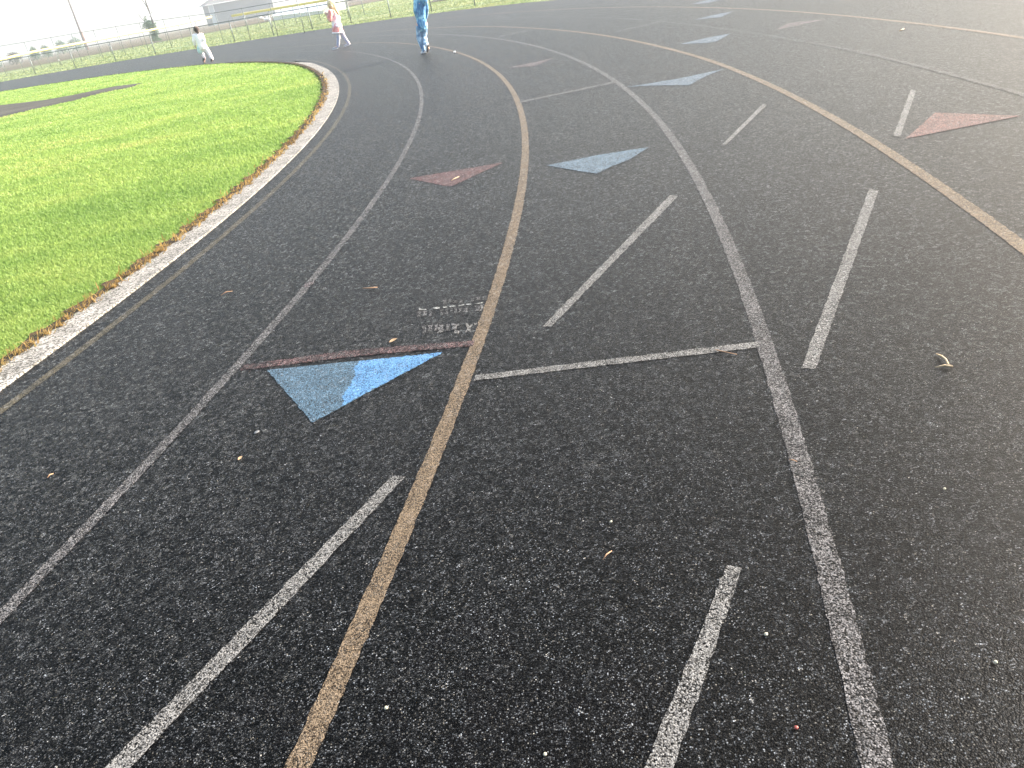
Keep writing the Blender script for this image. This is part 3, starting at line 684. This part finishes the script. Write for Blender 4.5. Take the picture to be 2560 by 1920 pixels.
# ------------------------------------------------------------------ people
def remesh(name, mb, mat, parent, O, voxel=0.007, smooth_it=3):
    me = bpy.data.meshes.new(name); me.from_pydata([tuple(v-O) for v in mb.v], [], mb.f); me.update()
    bm = bmesh.new(); bm.from_mesh(me); bmesh.ops.recalc_face_normals(bm, faces=bm.faces[:]); bm.to_mesh(me); bm.free()
    o = bpy.data.objects.new(name, me); col.objects.link(o)
    m = o.modifiers.new('r', 'REMESH'); m.mode = 'VOXEL'; m.voxel_size = voxel
    s = o.modifiers.new('s', 'SMOOTH'); s.iterations = smooth_it; s.factor = 0.5
    dg = bpy.context.evaluated_depsgraph_get(); me2 = bpy.data.meshes.new_from_object(o.evaluated_get(dg)); me2.name = name
    o.modifiers.clear(); o.data = me2; bpy.data.meshes.remove(me)
    me2.materials.clear(); me2.materials.append(mat); me2.polygons.foreach_set('use_smooth', [True]*len(me2.polygons))
    if parent: o.parent = parent
    return o
def cap(mb, a, ra, b, rb, n=10):
    """tapered limb with round ends"""
    a, b = Vector(a), Vector(b); k = 5
    mb.tube([a.lerp(b, i/k) for i in range(k+1)], [ra+(rb-ra)*i/k for i in range(k+1)], n); mb.ball(a, ra, n=n); mb.ball(b, rb, n=n)
def chain(mb, pts, rads):
    for i in range(len(pts)-1): cap(mb, pts[i], rads[i], pts[i+1], rads[i+1])
def head(mb, c, r, face, upv=Vector((0, 0, 1))):
    """skull, jaw, nose, ears; c = centre, r = half the head height, face = facing direction"""
    f = face.normalized(); s = f.cross(upv).normalized(); u = s.cross(f).normalized(); Mx = Matrix((s, f, u)).transposed()
    mb.ball(c+u*r*0.18-f*r*0.06, r, (0.76, 0.90, 0.82), 14, Mx)
    mb.ball(c-u*r*0.42+f*r*0.18, r, (0.52, 0.55, 0.52), 12, Mx)
    mb.ball(c-u*r*0.12+f*r*0.85, r*0.14, (0.8, 1.1, 1.3), 8, Mx)
    for sg in (-1, 1): mb.ball(c+s*sg*r*0.76-u*r*0.08-f*r*0.05, r*0.2, (0.45, 0.8, 1.2), 8, Mx)
    return s, f, u
def hand(mb, wrist, d, palm_n, L=0.13, curl=0.5):
    """palm, five fingers of different length, thumb leaving the side of the palm"""
    d = d.normalized(); s = d.cross(palm_n).normalized(); n_ = s.cross(d).normalized()
    for k in (-1, 0, 1): cap(mb, wrist+s*k*L*0.08, L*0.085, wrist+d*L*0.48+s*k*L*0.15, L*0.08, 8)
    for k, ln in zip((-1.5, -0.5, 0.5, 1.5), (0.40, 0.46, 0.43, 0.33)):
        p0 = wrist+d*L*0.46+s*k*L*0.135; p1 = p0+(d-n_*curl*0.5)*L*ln*0.5; p2 = p1+(d-n_*curl*1.6).normalized()*L*ln*0.5
        chain(mb, [p0, p1, p2], [L*0.055, L*0.05, L*0.042])
    p0 = wrist+d*L*0.15+s*L*0.2; p1 = p0+(d*0.6+s*0.6-n_*0.3).normalized()*L*0.25; p2 = p1+(d*0.9-n_*0.4).normalized()*L*0.18
    chain(mb, [p0, p1, p2], [L*0.07, L*0.06, L*0.048])
def shoe(mbu, mbs, heel, toe, upv, w=0.036):
    heel, toe = Vector(heel), Vector(toe); d = (toe-heel).normalized(); u = (upv-d*upv.dot(d)).normalized(); s = d.cross(u); L = (toe-heel).length
    Mx = Matrix((s, d, u)).transposed()
    mbu.ball(heel+d*L*0.2+u*w*1.0, w*1.0, (0.95, 1.0, 1.1), 10, Mx); mbu.ball(heel+d*L*0.5+u*w*0.8, w, (0.95, L*0.33/w, 0.8), 12, Mx); mbu.ball(heel+d*L*0.76+u*w*0.6, w, (1.05, L*0.24/w, 0.62), 12, Mx)
    mbs.ball(heel+d*L*0.28+u*w*0.12, w, (1.0, L*0.27/w, 0.28), 12, Mx); mbs.ball(heel+d*L*0.66+u*w*0.12, w, (1.1, L*0.34/w, 0.26), 12, Mx)
def cloth_mat(name, cols, scale=9.0, stops=(0.35, 0.5, 0.65), bump=0.5, stretch=(1, 1, 1)):
    m, nt, p, out = newmat(name)
    tc = N(nt, 'ShaderNodeTexCoord'); n = N(nt, 'ShaderNodeTexNoise', Scale=scale, Detail=4.0, Roughness=0.6, Distortion=0.8); f = N(nt, 'ShaderNodeTexNoise', Scale=22.0, Detail=3.0)
    mp = N(nt, 'ShaderNodeMapping'); mp.inputs['Scale'].default_value = stretch; nt.links.new(tc.outputs['Object'], mp.inputs[0])
    for k in (n, f): nt.links.new(mp.outputs[0], k.inputs['Vector'])
    nt.links.new(ramp(nt, n.outputs['Fac'], list(zip(stops, cols))), p.inputs['Base Color'])
    b = N(nt, 'ShaderNodeBump', Strength=bump, Distance=0.03); nt.links.new(f.outputs['Fac'], b.inputs['Height']); nt.links.new(b.outputs[0], p.inputs['Normal'])
    p.inputs['Roughness'].default_value = 0.85; p.inputs['Specular IOR Level'].default_value = 0.2; p.inputs['Sheen Weight'].default_value = 0.2
    return m
M['skin'] = simple('light_skin', (0.55, 0.33, 0.25), 0.55, 0.06, 20)
M['blonde'] = cloth_mat('blonde_hair', [(0.45, 0.30, 0.15), (0.66, 0.50, 0.30), (0.78, 0.66, 0.45)], 30, stretch=(3, 3, 0.5))
M['darkhair'] = cloth_mat('dark_brown_hair', [(0.035, 0.022, 0.018), (0.06, 0.04, 0.032), (0.09, 0.06, 0.05)], 30)
M['whitecloth'] = cloth_mat('white_cotton', [(0.95, 0.85, 0.86), (0.97, 0.87, 0.88), (0.98, 0.89, 0.90)], 6)
M['pinkwhite'] = cloth_mat('pink_and_white_knit', [(0.72, 0.28, 0.34), (0.80, 0.50, 0.54), (0.86, 0.82, 0.84)], 5, (0.38, 0.46, 0.54))
M['coral'] = cloth_mat('coral_pink_cloth', [(0.66, 0.20, 0.18), (0.74, 0.30, 0.27), (0.78, 0.40, 0.36)], 9)
M['lav'] = cloth_mat('lavender_grey_knit', [(0.34, 0.34, 0.46), (0.42, 0.42, 0.55), (0.50, 0.50, 0.62)], 9)
M['tiedye'] = cloth_mat('blue_tie_dye_cloth', [(0.035, 0.12, 0.29), (0.08, 0.25, 0.45), (0.32, 0.60, 0.74)], 7, (0.36, 0.5, 0.62), 0.8, (1.3, 1.3, 0.7))
M['jeans'] = cloth_mat('light_wash_denim', [(0.10, 0.18, 0.32), (0.20, 0.32, 0.46), (0.46, 0.62, 0.74)], 9, (0.38, 0.5, 0.62), 0.9, (1.3, 1.3, 0.8))
M['paleblue'] = cloth_mat('pale_blue_cloth', [(0.42, 0.58, 0.66), (0.55, 0.70, 0.76), (0.68, 0.80, 0.84)], 9)
M['palepink'] = cloth_mat('pale_pink_leggings', [(0.70, 0.45, 0.52), (0.82, 0.66, 0.70), (0.86, 0.80, 0.82)], 7)
M['shoewhite'] = simple('white_sneaker', (0.74, 0.72, 0.72), 0.6, 0.08, 30)
M['sole'] = simple('dark_rubber_sole', (0.05, 0.045, 0.045), 0.7, 0.2, 30)
M['shoegrey'] = simple('grey_canvas_shoe', (0.42, 0.41, 0.44), 0.8, 0.12, 30)
M['eye'] = simple('dark_eye', (0.03, 0.02, 0.02), 0.2, 0.1, 30)
M['lip'] = simple('lips', (0.5, 0.17, 0.15), 0.5, 0.1, 30)
def face_bits(c, r, s, f, u, parent, O):
    for sg in (-1, 1):
        mb = MB(); mb.ball(c+s*sg*r*0.30+f*r*0.76+u*r*0.10, r*0.10, n=8); mb.build('eye', M['eye'], parent, True, O)
    mb = MB(); mb.ball(c+f*r*0.70-u*r*0.48, r*0.1, (1.9, 0.6, 0.5), 8, Matrix((s, f, u)).transposed()); mb.build('mouth', M['lip'], parent, True, O)

# --- girl in pink walking left
fb = gp(852, 120); Yg = fb.y; O = Vector((fb.x, fb.y, 0)); girl = empty('person', O)
tag(girl, 'girl with long blonde hair in pink and white top and leggings striding left', 'person')
q = lambda u, v, dy=0.0: at(u, v, Yg)+Vector((0, dy, 0))
toe1 = q(829, 119, -0.02); heel1 = q(847, 121.5, -0.05); toe2 = q(859, 119.3, 0.10); heel2 = q(875, 114.5, 0.12)
for p in (toe1, heel1): p.z = 0.0
toe2.z = 0.004; heel2.z = 0.035
hipL = q(842, 62, -0.06); hipR = q(843, 62, 0.07); kneeL = q(846.5, 93, -0.06); kneeR = q(858, 91, 0.09); ankL = q(845.5, 115.5, -0.05); ankR = q(871.5, 111, 0.12)
neck = q(829.5, 23); hc = q(826.5, 11.5); rh = 0.108
shL = q(827, 29, -0.12); shR = q(835, 29, 0.12); elL = q(825.5, 49, -0.17); wrL = q(822.5, 43, -0.28) if False else q(821, 40, -0.2)
elL = q(827, 49, -0.16); wrL = q(819.5, 38, -0.14); elR = q(846, 46, 0.14); wrR = q(838, 57, 0.05)
bd = MB(); s_, f_, u_ = head(bd, hc, rh, Vector((-1, 0.1, -0.12)))
cap(bd, neck+Vector((0, 0, 0.05)), 0.038, neck-Vector((0, 0, 0.05)), 0.045)
pel = (hipL+hipR)/2; chest = q(833, 38)
chain(bd, [neck-Vector((0, 0, 0.06)), chest, q(838, 52), pel], [0.065, 0.092, 0.08, 0.095])
cap(bd, shL, 0.042, shR, 0.042); cap(bd, hipL, 0.07, hipR, 0.07)
chain(bd, [shL, elL, wrL], [0.038, 0.030, 0.022]); chain(bd, [shR, elR, wrR], [0.038, 0.030, 0.022])
hand(bd, wrL, (wrL-elL), Vector((0, -1, 0)), 0.125); hand(bd, wrR, (wrR-elR), Vector((0, 1, 0)), 0.125)
chain(bd, [hipL, kneeL, ankL], [0.07, 0.045, 0.03]); chain(bd, [hipR, kneeR, ankR], [0.07, 0.045, 0.03])
cap(bd, ankL, 0.03, (toe1+heel1)/2+Vector((0, 0, 0.03)), 0.028); cap(bd, ankR, 0.03, (toe2+heel2)/2+Vector((0, 0, 0.03)), 0.028)
remesh('body', bd, M['skin'], girl, O, 0.0055, 2)
face_bits(hc, rh, s_, f_, u_, girl, O)
hr = MB(); hr.ball(hc+u_*rh*0.24-f_*rh*0.14, rh*1.08, (0.86, 0.95, 0.86), 12, Matrix((s_, f_, u_)).transposed())
chain(hr, [hc-f_*rh*0.55, q(837, 22), q(843, 31), q(848, 38)], [0.075, 0.06, 0.045, 0.018])
for sg in (-1, 1): chain(hr, [hc+s_*sg*rh*0.62+u_*rh*0.2-f_*0.02, hc+s_*sg*rh*0.72-u_*rh*0.6-f_*0.03, q(835, 28, sg*-0.08), q(840, 36, sg*-0.1)], [0.04, 0.035, 0.03, 0.012])
remesh('hair', hr, M['blonde'], girl, O, 0.008, 2)
tp_ = MB(); chain(tp_, [neck-Vector((0, 0, 0.055)), q(833, 36), q(838.5, 50), q(842.5, 65)], [0.078, 0.118, 0.112, 0.150]); cap(tp_, shL, 0.056, shR, 0.056)
chain(tp_, [shR, elR, elR.lerp(wrR, 0.85)], [0.056, 0.052, 0.036])
remesh('jumper', tp_, M['pinkwhite'], girl, O, 0.009, 2)
sv = MB(); chain(sv, [shL+Vector((0, -0.012, 0)), elL, elL.lerp(wrL, 0.75)], [0.066, 0.060, 0.040]); remesh('sleeve', sv, M['coral'], girl, O, 0.008, 2)
sk = MB(); sk.tube([q(841.5, 58), q(843, 70), q(845, 80.5)], [0.12, 0.145, 0.165], 16); remesh('skirt', sk, M['coral'], girl, O, 0.009, 1)
hm = MB(); hm.tube([q(844.8, 79.5), q(845.2, 82.5)], [0.168, 0.172], 20); hm.build('hem', M['whitecloth'], girl, True, O)
lg = MB(); chain(lg, [hipL.lerp(kneeL, 0.35), kneeL, ankL], [0.066, 0.050, 0.036]); chain(lg, [hipR.lerp(kneeR, 0.35), kneeR, ankR], [0.066, 0.050, 0.036])
lgo = remesh('leggings', lg, M['lav'], girl, O, 0.0075, 2)
for a_, b_, c_, dy in ((hipL, kneeL, ankL, -0.02), (hipR, kneeR, ankR, -0.02)):
    st_ = MB(); off = Vector((0.034, dy, 0)); chain(st_, [a_.lerp(b_, 0.5)+off*1.1, b_+off, c_+off*0.75], [0.024, 0.022, 0.016]); st_.build('stripe', M['whitecloth'], lgo, True, O)
mu = MB(); ms_ = MB(); shoe(mu, ms_, heel1, toe1, Vector((0, 0, 1)), 0.036); remesh('shoe', mu, M['shoegrey'], girl, O, 0.007, 1); ms_.build('sole', M['shoewhite'], girl, True, O)
mu = MB(); ms_ = MB(); shoe(mu, ms_, heel2, toe2, Vector((0, 0, 1)), 0.036); remesh('shoe', mu, M['shoegrey'], girl, O, 0.007, 1); ms_.build('sole', M['shoewhite'], girl, True, O)

# --- child in white seen from behind, running off to the left
fb = gp(524, 154); Yr = fb.y; O = Vector((fb.x, fb.y, 0)); kid = empty('person', O)
tag(kid, 'dark haired child in a white top running away along the inner edge', 'person')
q = lambda u, v, dy=0.0: at(u, v, Yr)+Vector((0, dy, 0))
hc = q(491.5, 75.5); rh = 0.118; neck = q(495, 84)
shL = q(485.5, 89); shR = q(504.5, 87.5); elL = q(484.5, 102, -0.03); wrL = q(487, 113, 0.02); elR = q(510.5, 99, -0.08); wrR = q(507, 108, 0.14)
hipL = q(499, 117); hipR = q(510, 116); kneeL = q(503.5, 132.5, 0.10); ankL = q(511.5, 144.5, -0.02); kneeR = q(521.5, 130.5); ankR = q(532, 146.5, -0.08)
bd = MB(); s_, f_, u_ = head(bd, hc, rh, Vector((-0.55, 1.0, -0.05)))
cap(bd, neck+Vector((0, 0, 0.05)), 0.04, neck-Vector((0, 0, 0.05)), 0.048)
chain(bd, [neck-Vector((0, 0, 0.05)), q(497, 94), q(501, 107), (hipL+hipR)/2], [0.07, 0.098, 0.09, 0.10]); cap(bd, shL, 0.045, shR, 0.045); cap(bd, hipL, 0.075, hipR, 0.075)
chain(bd, [shL, elL, wrL], [0.042, 0.033, 0.025]); chain(bd, [shR, elR, wrR], [0.042, 0.033, 0.025]); hand(bd, wrL, wrL-elL, Vector((1, 0, 0)), 0.12); hand(bd, wrR, wrR-elR, Vector((-1, 0, 0)), 0.12)
footL = q(511, 152, -0.05); footL.z = 0.03; footR = q(532, 153.5, -0.06); footR.z = 0.02
chain(bd, [hipL, kneeL, ankL, footL], [0.078, 0.05, 0.034, 0.03]); chain(bd, [hipR, kneeR, ankR, footR], [0.078, 0.05, 0.034, 0.03])
remesh('body', bd, M['skin'], kid, O, 0.006, 2); face_bits(hc, rh, s_, f_, u_, kid, O)
hr = MB(); hr.ball(hc+u_*rh*0.2-f_*rh*0.18, rh*1.06, (0.84, 0.95, 0.9), 12, Matrix((s_, f_, u_)).transposed()); chain(hr, [hc-f_*rh*0.6, hc-f_*rh*0.75-u_*rh*0.6, neck-f_*0.05], [0.06, 0.05, 0.03])
remesh('hair', hr, M['darkhair'], kid, O, 0.008, 2)
tp_ = MB(); chain(tp_, [neck-Vector((0, 0, 0.05)), q(497, 93), q(502, 106), q(506, 117)], [0.085, 0.135, 0.14, 0.15]); cap(tp_, shL, 0.065, shR, 0.065)
chain(tp_, [shL, elL, elL.lerp(wrL, 0.8)], [0.062, 0.056, 0.045]); chain(tp_, [shR, elR, elR.lerp(wrR, 0.8)], [0.062, 0.056, 0.045]); chain(tp_, [q(506, 112), q(511, 122)], [0.12, 0.08])
remesh('top', tp_, M['whitecloth'], kid, O, 0.009, 2)
sh_ = MB(); chain(sh_, [q(501, 119, 0.0), q(501, 127, 0.02)], [0.115, 0.11]); remesh('shorts', sh_, M['paleblue'], kid, O, 0.009, 1)
lg = MB(); chain(lg, [hipL, kneeL, ankL], [0.082, 0.055, 0.040]); remesh('trouser_leg', lg, M['palepink'], kid, O, 0.008, 2)
lg = MB(); chain(lg, [hipR, kneeR, ankR], [0.10, 0.07, 0.045]); remesh('trouser_leg', lg, M['whitecloth'], kid, O, 0.008, 2)
for a_, b_ in ((q(512.5, 147.5, -0.1), q(508.5, 154, 0.04)), (q(533, 151, -0.14), q(529.5, 155.5, 0.04))):
    a_.z = max(a_.z, 0.03); b_.z = max(0.0, min(b_.z, 0.01))
    mu = MB(); ms_ = MB(); shoe(mu, ms_, a_, b_, Vector((0, -0.3, 1)), 0.04); remesh('shoe', mu, M['dark'], kid, O, 0.007, 1); ms_.build('sole', M['sole'], kid, True, O)

# --- child in blue tie-dye walking away, head above the picture's edge
fb = gp(1062, 134); Yb = fb.y; O = Vector((fb.x, fb.y, 0)); blue = empty('person', O)
tag(blue, 'child in blue tie dye hoodie and light jeans walking away, one heel lifted', 'person')
q = lambda u, v, dy=0.0: at(u, v, Yb)+Vector((0, dy, 0))
neck = q(1053, -13); hc = q(1049, -30); rh = 0.112
shL = q(1040, -3); shR = q(1062, -5, 0.02); elL = q(1040, 28, -0.05); wrL = q(1047, 51, 0.02); elR = q(1066, 24, 0.05); wrR = q(1064, 44, 0.14)
hipL = q(1048, 62); hipR = q(1061, 61); kneeL = q(1048, 97, 0.03); ankL = q(1059.5, 124, -0.02); kneeR = q(1060.5, 95, 0.06); ankR = q(1065.5, 109, -0.16)
bd = MB(); s_, f_, u_ = head(bd, hc, rh, Vector((-0.6, 1.0, 0)))
cap(bd, neck+Vector((0, 0, 0.05)), 0.04, neck-Vector((0, 0, 0.05)), 0.05)
chain(bd, [neck-Vector((0, 0, 0.06)), q(1052, 8), q(1053, 35), (hipL+hipR)/2], [0.07, 0.10, 0.09, 0.10]); cap(bd, shL, 0.045, shR, 0.045); cap(bd, hipL, 0.07, hipR, 0.07)
chain(bd, [shL, elL, wrL], [0.042, 0.034, 0.026]); chain(bd, [shR, elR, wrR], [0.042, 0.034, 0.026]); hand(bd, wrL, wrL-elL, Vector((1, 0, 0)), 0.13, 0.8); hand(bd, wrR, wrR-elR, Vector((-1, 0, 0)), 0.13, 0.8)
heelL = q(1067, 134, -0.04); toeL = q(1053.5, 134.5, 0.06); heelL.z = toeL.z = 0.0
heelR = q(1072, 108, -0.22); toeR = q(1070, 130, -0.10)
toeR.z = 0.012
chain(bd, [hipL, kneeL, ankL, heelL.lerp(toeL, 0.35)+Vector((0, 0, 0.03))], [0.072, 0.05, 0.034, 0.03]); chain(bd, [hipR, kneeR, ankR, heelR.lerp(toeR, 0.5)], [0.072, 0.05, 0.034, 0.028])
remesh('body', bd, M['skin'], blue, O, 0.0055, 2); face_bits(hc, rh, s_, f_, u_, blue, O)
hr = MB(); hr.ball(hc+u_*rh*0.2-f_*rh*0.14, rh*1.06, (0.84, 0.95, 0.88), 12, Matrix((s_, f_, u_)).transposed()); remesh('hair', hr, M['darkhair'], blue, O, 0.008, 2)
tp_ = MB(); chain(tp_, [neck-Vector((0, 0, 0.06)), q(1052, 5), q(1053, 34), q(1054.5, 60)], [0.078, 0.102, 0.096, 0.104]); cap(tp_, shL, 0.062, shR, 0.062)
chain(tp_, [shL, elL, wrL], [0.056, 0.054, 0.046]); chain(tp_, [shR, elR, wrR], [0.056, 0.05, 0.042]); chain(tp_, [q(1054, 52), q(1055.5, 66)], [0.108, 0.118])
chain(tp_, [q(1051, -8, -0.08), q(1062, 2, -0.10), q(1061, 12, -0.09)], [0.06, 0.06, 0.03])
remesh('hoodie', tp_, M['tiedye'], blue, O, 0.009, 2)
for a_, b_, c_, r_ in ((hipL.lerp(kneeL, 0.1), kneeL, ankL, (0.074, 0.060, 0.050)), (hipR.lerp(kneeR, 0.1), kneeR, ankR, (0.072, 0.060, 0.050))):
    lg = MB(); chain(lg, [a_, b_, c_], list(r_)); remesh('trouser_leg', lg, M['jeans'], blue, O, 0.008, 2)
for a_, b_, upv in ((heelL, toeL, Vector((0, 0, 1))), (heelR, toeR, Vector((-1, 0.5, 0.6)))):
    mu = MB(); ms_ = MB(); shoe(mu, ms_, a_, b_, upv, 0.042); remesh('shoe', mu, M['shoewhite'], blue, O, 0.007, 1); ms_.build('sole', M['sole'], blue, True, O)

# ------------------------------------------------------------------ small debris on the track
GST = 'straws on the track'; GPB = 'pebbles on the track'
def straw(px, r, label, mat='straw', z=0.007, lift=0.004, cat='straw'):
    P = [gp(u*S, v*S) for u, v in px]; o0 = P[0].copy(); mb = MB(); n = len(P)
    mb.tube([p+Vector((0, 0, z+lift*math.sin(math.pi*i/(n-1)))) for i, p in enumerate(P)], [r*(0.6 if i in (0, n-1) else 1) for i in range(n)], 6)
    o = mb.build('straw', M[mat], None, True, o0); o.location = o0; tag(o, label, cat, GST)
straw([(785, 625), (800, 626), (816, 623)], 0.0045, 'tan straw lying level above the worn chalk marks')
straw([(478, 640), (490, 634), (503, 631)], 0.003, 'thin reddish straw between kerb and first white line', 'straw')
straw([(104, 1035), (110, 1030), (117, 1026)], 0.003, 'short brown straw alone near the left edge', 'straw')
straw([(1545, 758), (1560, 764), (1592, 769)], 0.0022, 'fine straw touching the white cross line', 'straw')
straw([(1303, 1213), (1311, 1204), (1322, 1194)], 0.0022, 'slanted brown straw alone in the open middle lane', 'straw')
straw([(1705, 996), (1713, 1000), (1722, 1001)], 0.002, 'tiny straw on the left rim of the worn white line', 'straw')
straw([(975, 392), (983, 388), (992, 383)], 0.0035, 'pale straw lying on the red triangle', 'straw_pale')
straw([(1943, 68), (1948, 66), (1953, 63.5)], 0.007, 'white straw far out near the top right', 'straw_pale')
straw([(2022, 768), (2034, 774), (2043, 782), (2048, 794), (2058, 797), (2040, 794), (2020, 797)], 0.0035, 'curled golden straw at the right beside a steep dash', 'straw_pale')
straw([(1385, 1535), (1400, 1540)], 0.0012, 'hair thin straw low in the open lane', 'straw') if False else None
def pebble(u, v, r, label, mat='pebble', sc3=(1, 1, 0.6), name='pebble', cat='pebble', px=True):
    p = gp(u*S, v*S) if px else gp(u, v); mb = MB(); mb.ball((0, 0, r*sc3[2]*0.9), r, sc3, 8)
    for i in range(len(mb.v)): mb.v[i] = mb.v[i]*(1+random.uniform(-0.12, 0.12))
    o = mb.build(name, M[mat], None, True); o.location = p+Vector((0, 0, 0.002)); o.rotation_euler.z = random.uniform(0, 3); tag(o, label, cat, GPB)
pebble(835, 1532, 0.0055, 'cream pebble low down right of the yellow line')
pebble(1655, 1373, 0.0052, 'cream pebble just right of the bottom white dash')
pebble(2150, 1433, 0.0046, 'yellowish pebble at the lower right')
pebble(1178, 1632, 0.0045, 'yellowish pebble almost on the bottom edge')
pebble(1720, 1575, 0.0048, 'small red bit between the bottom dash and the worn line', 'redbit', name='red_bit', cat='plastic bit')
pebble(1370, 1140, 0.0035, 'tiny white pebble near the slanted straw') if False else None
pebble(1320, 1129, 0.0045, 'small pale pebble in the middle of the open lane')
pebble(2345/S, 379, 0.02, 'small red bit below the pink triangle', 'redbit', name='red_bit', cat='plastic bit') if False else None
pebble(1137/S, 132/S, 0.028, 'white stone beside the yellow line near the child in blue', 'ballwhite')
pebble(555, 935, 0.011, 'flat grey stone chip left under the blue triangle', 'chip', (1.3, 0.9, 0.2), 'stone_chip', 'stone chip')
pebble(2040, 1058, 0.0045, 'pale pebble at the right below the curled straw')
def leaf(u, v, L, W, rz, label, mat='leaf_tan'):
    p = gp(u*S, v*S); vs = []; fs = []; n = 9
    for i in range(n):
        f = i/(n-1); w = W*math.sin(math.pi*min(1, f*1.02+0.0))**0.8*0.5; x = (f-0.5)*L; z = 0.004+0.35*L*(f-0.4)**2+0.0
        for s_, dz in ((-1, W*0.25), (0, 0), (1, W*0.3)): vs.append((x, s_*w, z+dz*abs(s_)*math.sin(math.pi*f)))
    for i in range(n-1):
        for j in range(2): fs.append((3*i+j, 3*i+j+1, 3*i+3+j+1, 3*i+3+j))
    b = len(vs); vs += [(x, y, z-0.0012) for x, y, z in vs[:b]]; fs += [tuple(b+k for k in f)[::-1] for f in fs]
    o = mesh_obj('leaf', vs, fs, M[mat], None, True); o.location = p; o.rotation_euler.z = rz; tag(o, label, 'leaf', 'leaves on the track')
leaf(850, 738, 0.045, 0.022, 0.6, 'curled tan leaf above the faded red cross line')
leaf(520, 992, 0.026, 0.014, 1.1, 'small golden leaf below the grey stone chip')

# ------------------------------------------------------------------ air, sky, sun
hz = MB(); hz.box((0, 0, 7.0), (1800, 1800, 34))
hm_, nt, p, out = newmat('morning_haze'); nt.nodes.remove(p)
pv = N(nt, 'ShaderNodeVolumePrincipled'); pv.inputs['Color'].default_value = (0.98, 0.985, 1.0, 1); pv.inputs['Density'].default_value = 0.0014; pv.inputs['Anisotropy'].default_value = 0.65
nt.links.new(pv.outputs[0], out.inputs['Volume'])
o = hz.build('haze', hm_); tag(o, kind='stuff')
SUN_AZ, SUN_EL = 69.0, 27.0
w = bpy.data.worlds.new('World'); sc.world = w; w.use_nodes = True; wn = w.node_tree; bg = wn.nodes['Background']
sky = wn.nodes.new('ShaderNodeTexSky'); sky.sky_type = 'NISHITA'; sky.sun_disc = False; sky.sun_elevation = R(SUN_EL); sky.sun_rotation = R(SUN_AZ)
sky.air_density = 1.2; sky.dust_density = 4.0; sky.ozone_density = 1.0
wn.links.new(sky.outputs[0], bg.inputs[0]); bg.inputs[1].default_value = 0.14
sl = bpy.data.lights.new('sun', 'SUN'); sl.energy = 5.0; sl.angle = R(0.8); sl.color = (1.0, 0.955, 0.89)
so = bpy.data.objects.new('sun', sl); col.objects.link(so)
dirv = Vector((math.sin(R(SUN_AZ))*math.cos(R(SUN_EL)), math.cos(R(SUN_AZ))*math.cos(R(SUN_EL)), math.sin(R(SUN_EL))))
so.rotation_euler = dirv.to_track_quat('Z', 'Y').to_euler()
sc.view_settings.view_transform = 'Standard'; sc.view_settings.look = 'None'; sc.view_settings.gamma = 1.0; sc.view_settings.exposure = 1.9
sc.render.engine = 'CYCLES'
cy = sc.cycles; cy.use_denoising = True; cy.max_bounces = 6; cy.volume_bounces = 1; cy.diffuse_bounces = 3; cy.sample_clamp_indirect = 6.0
try:
    cy.denoiser = 'OPENIMAGEDENOISE'; cy.denoising_input_passes = 'RGB_ALBEDO_NORMAL'
except Exception: pass
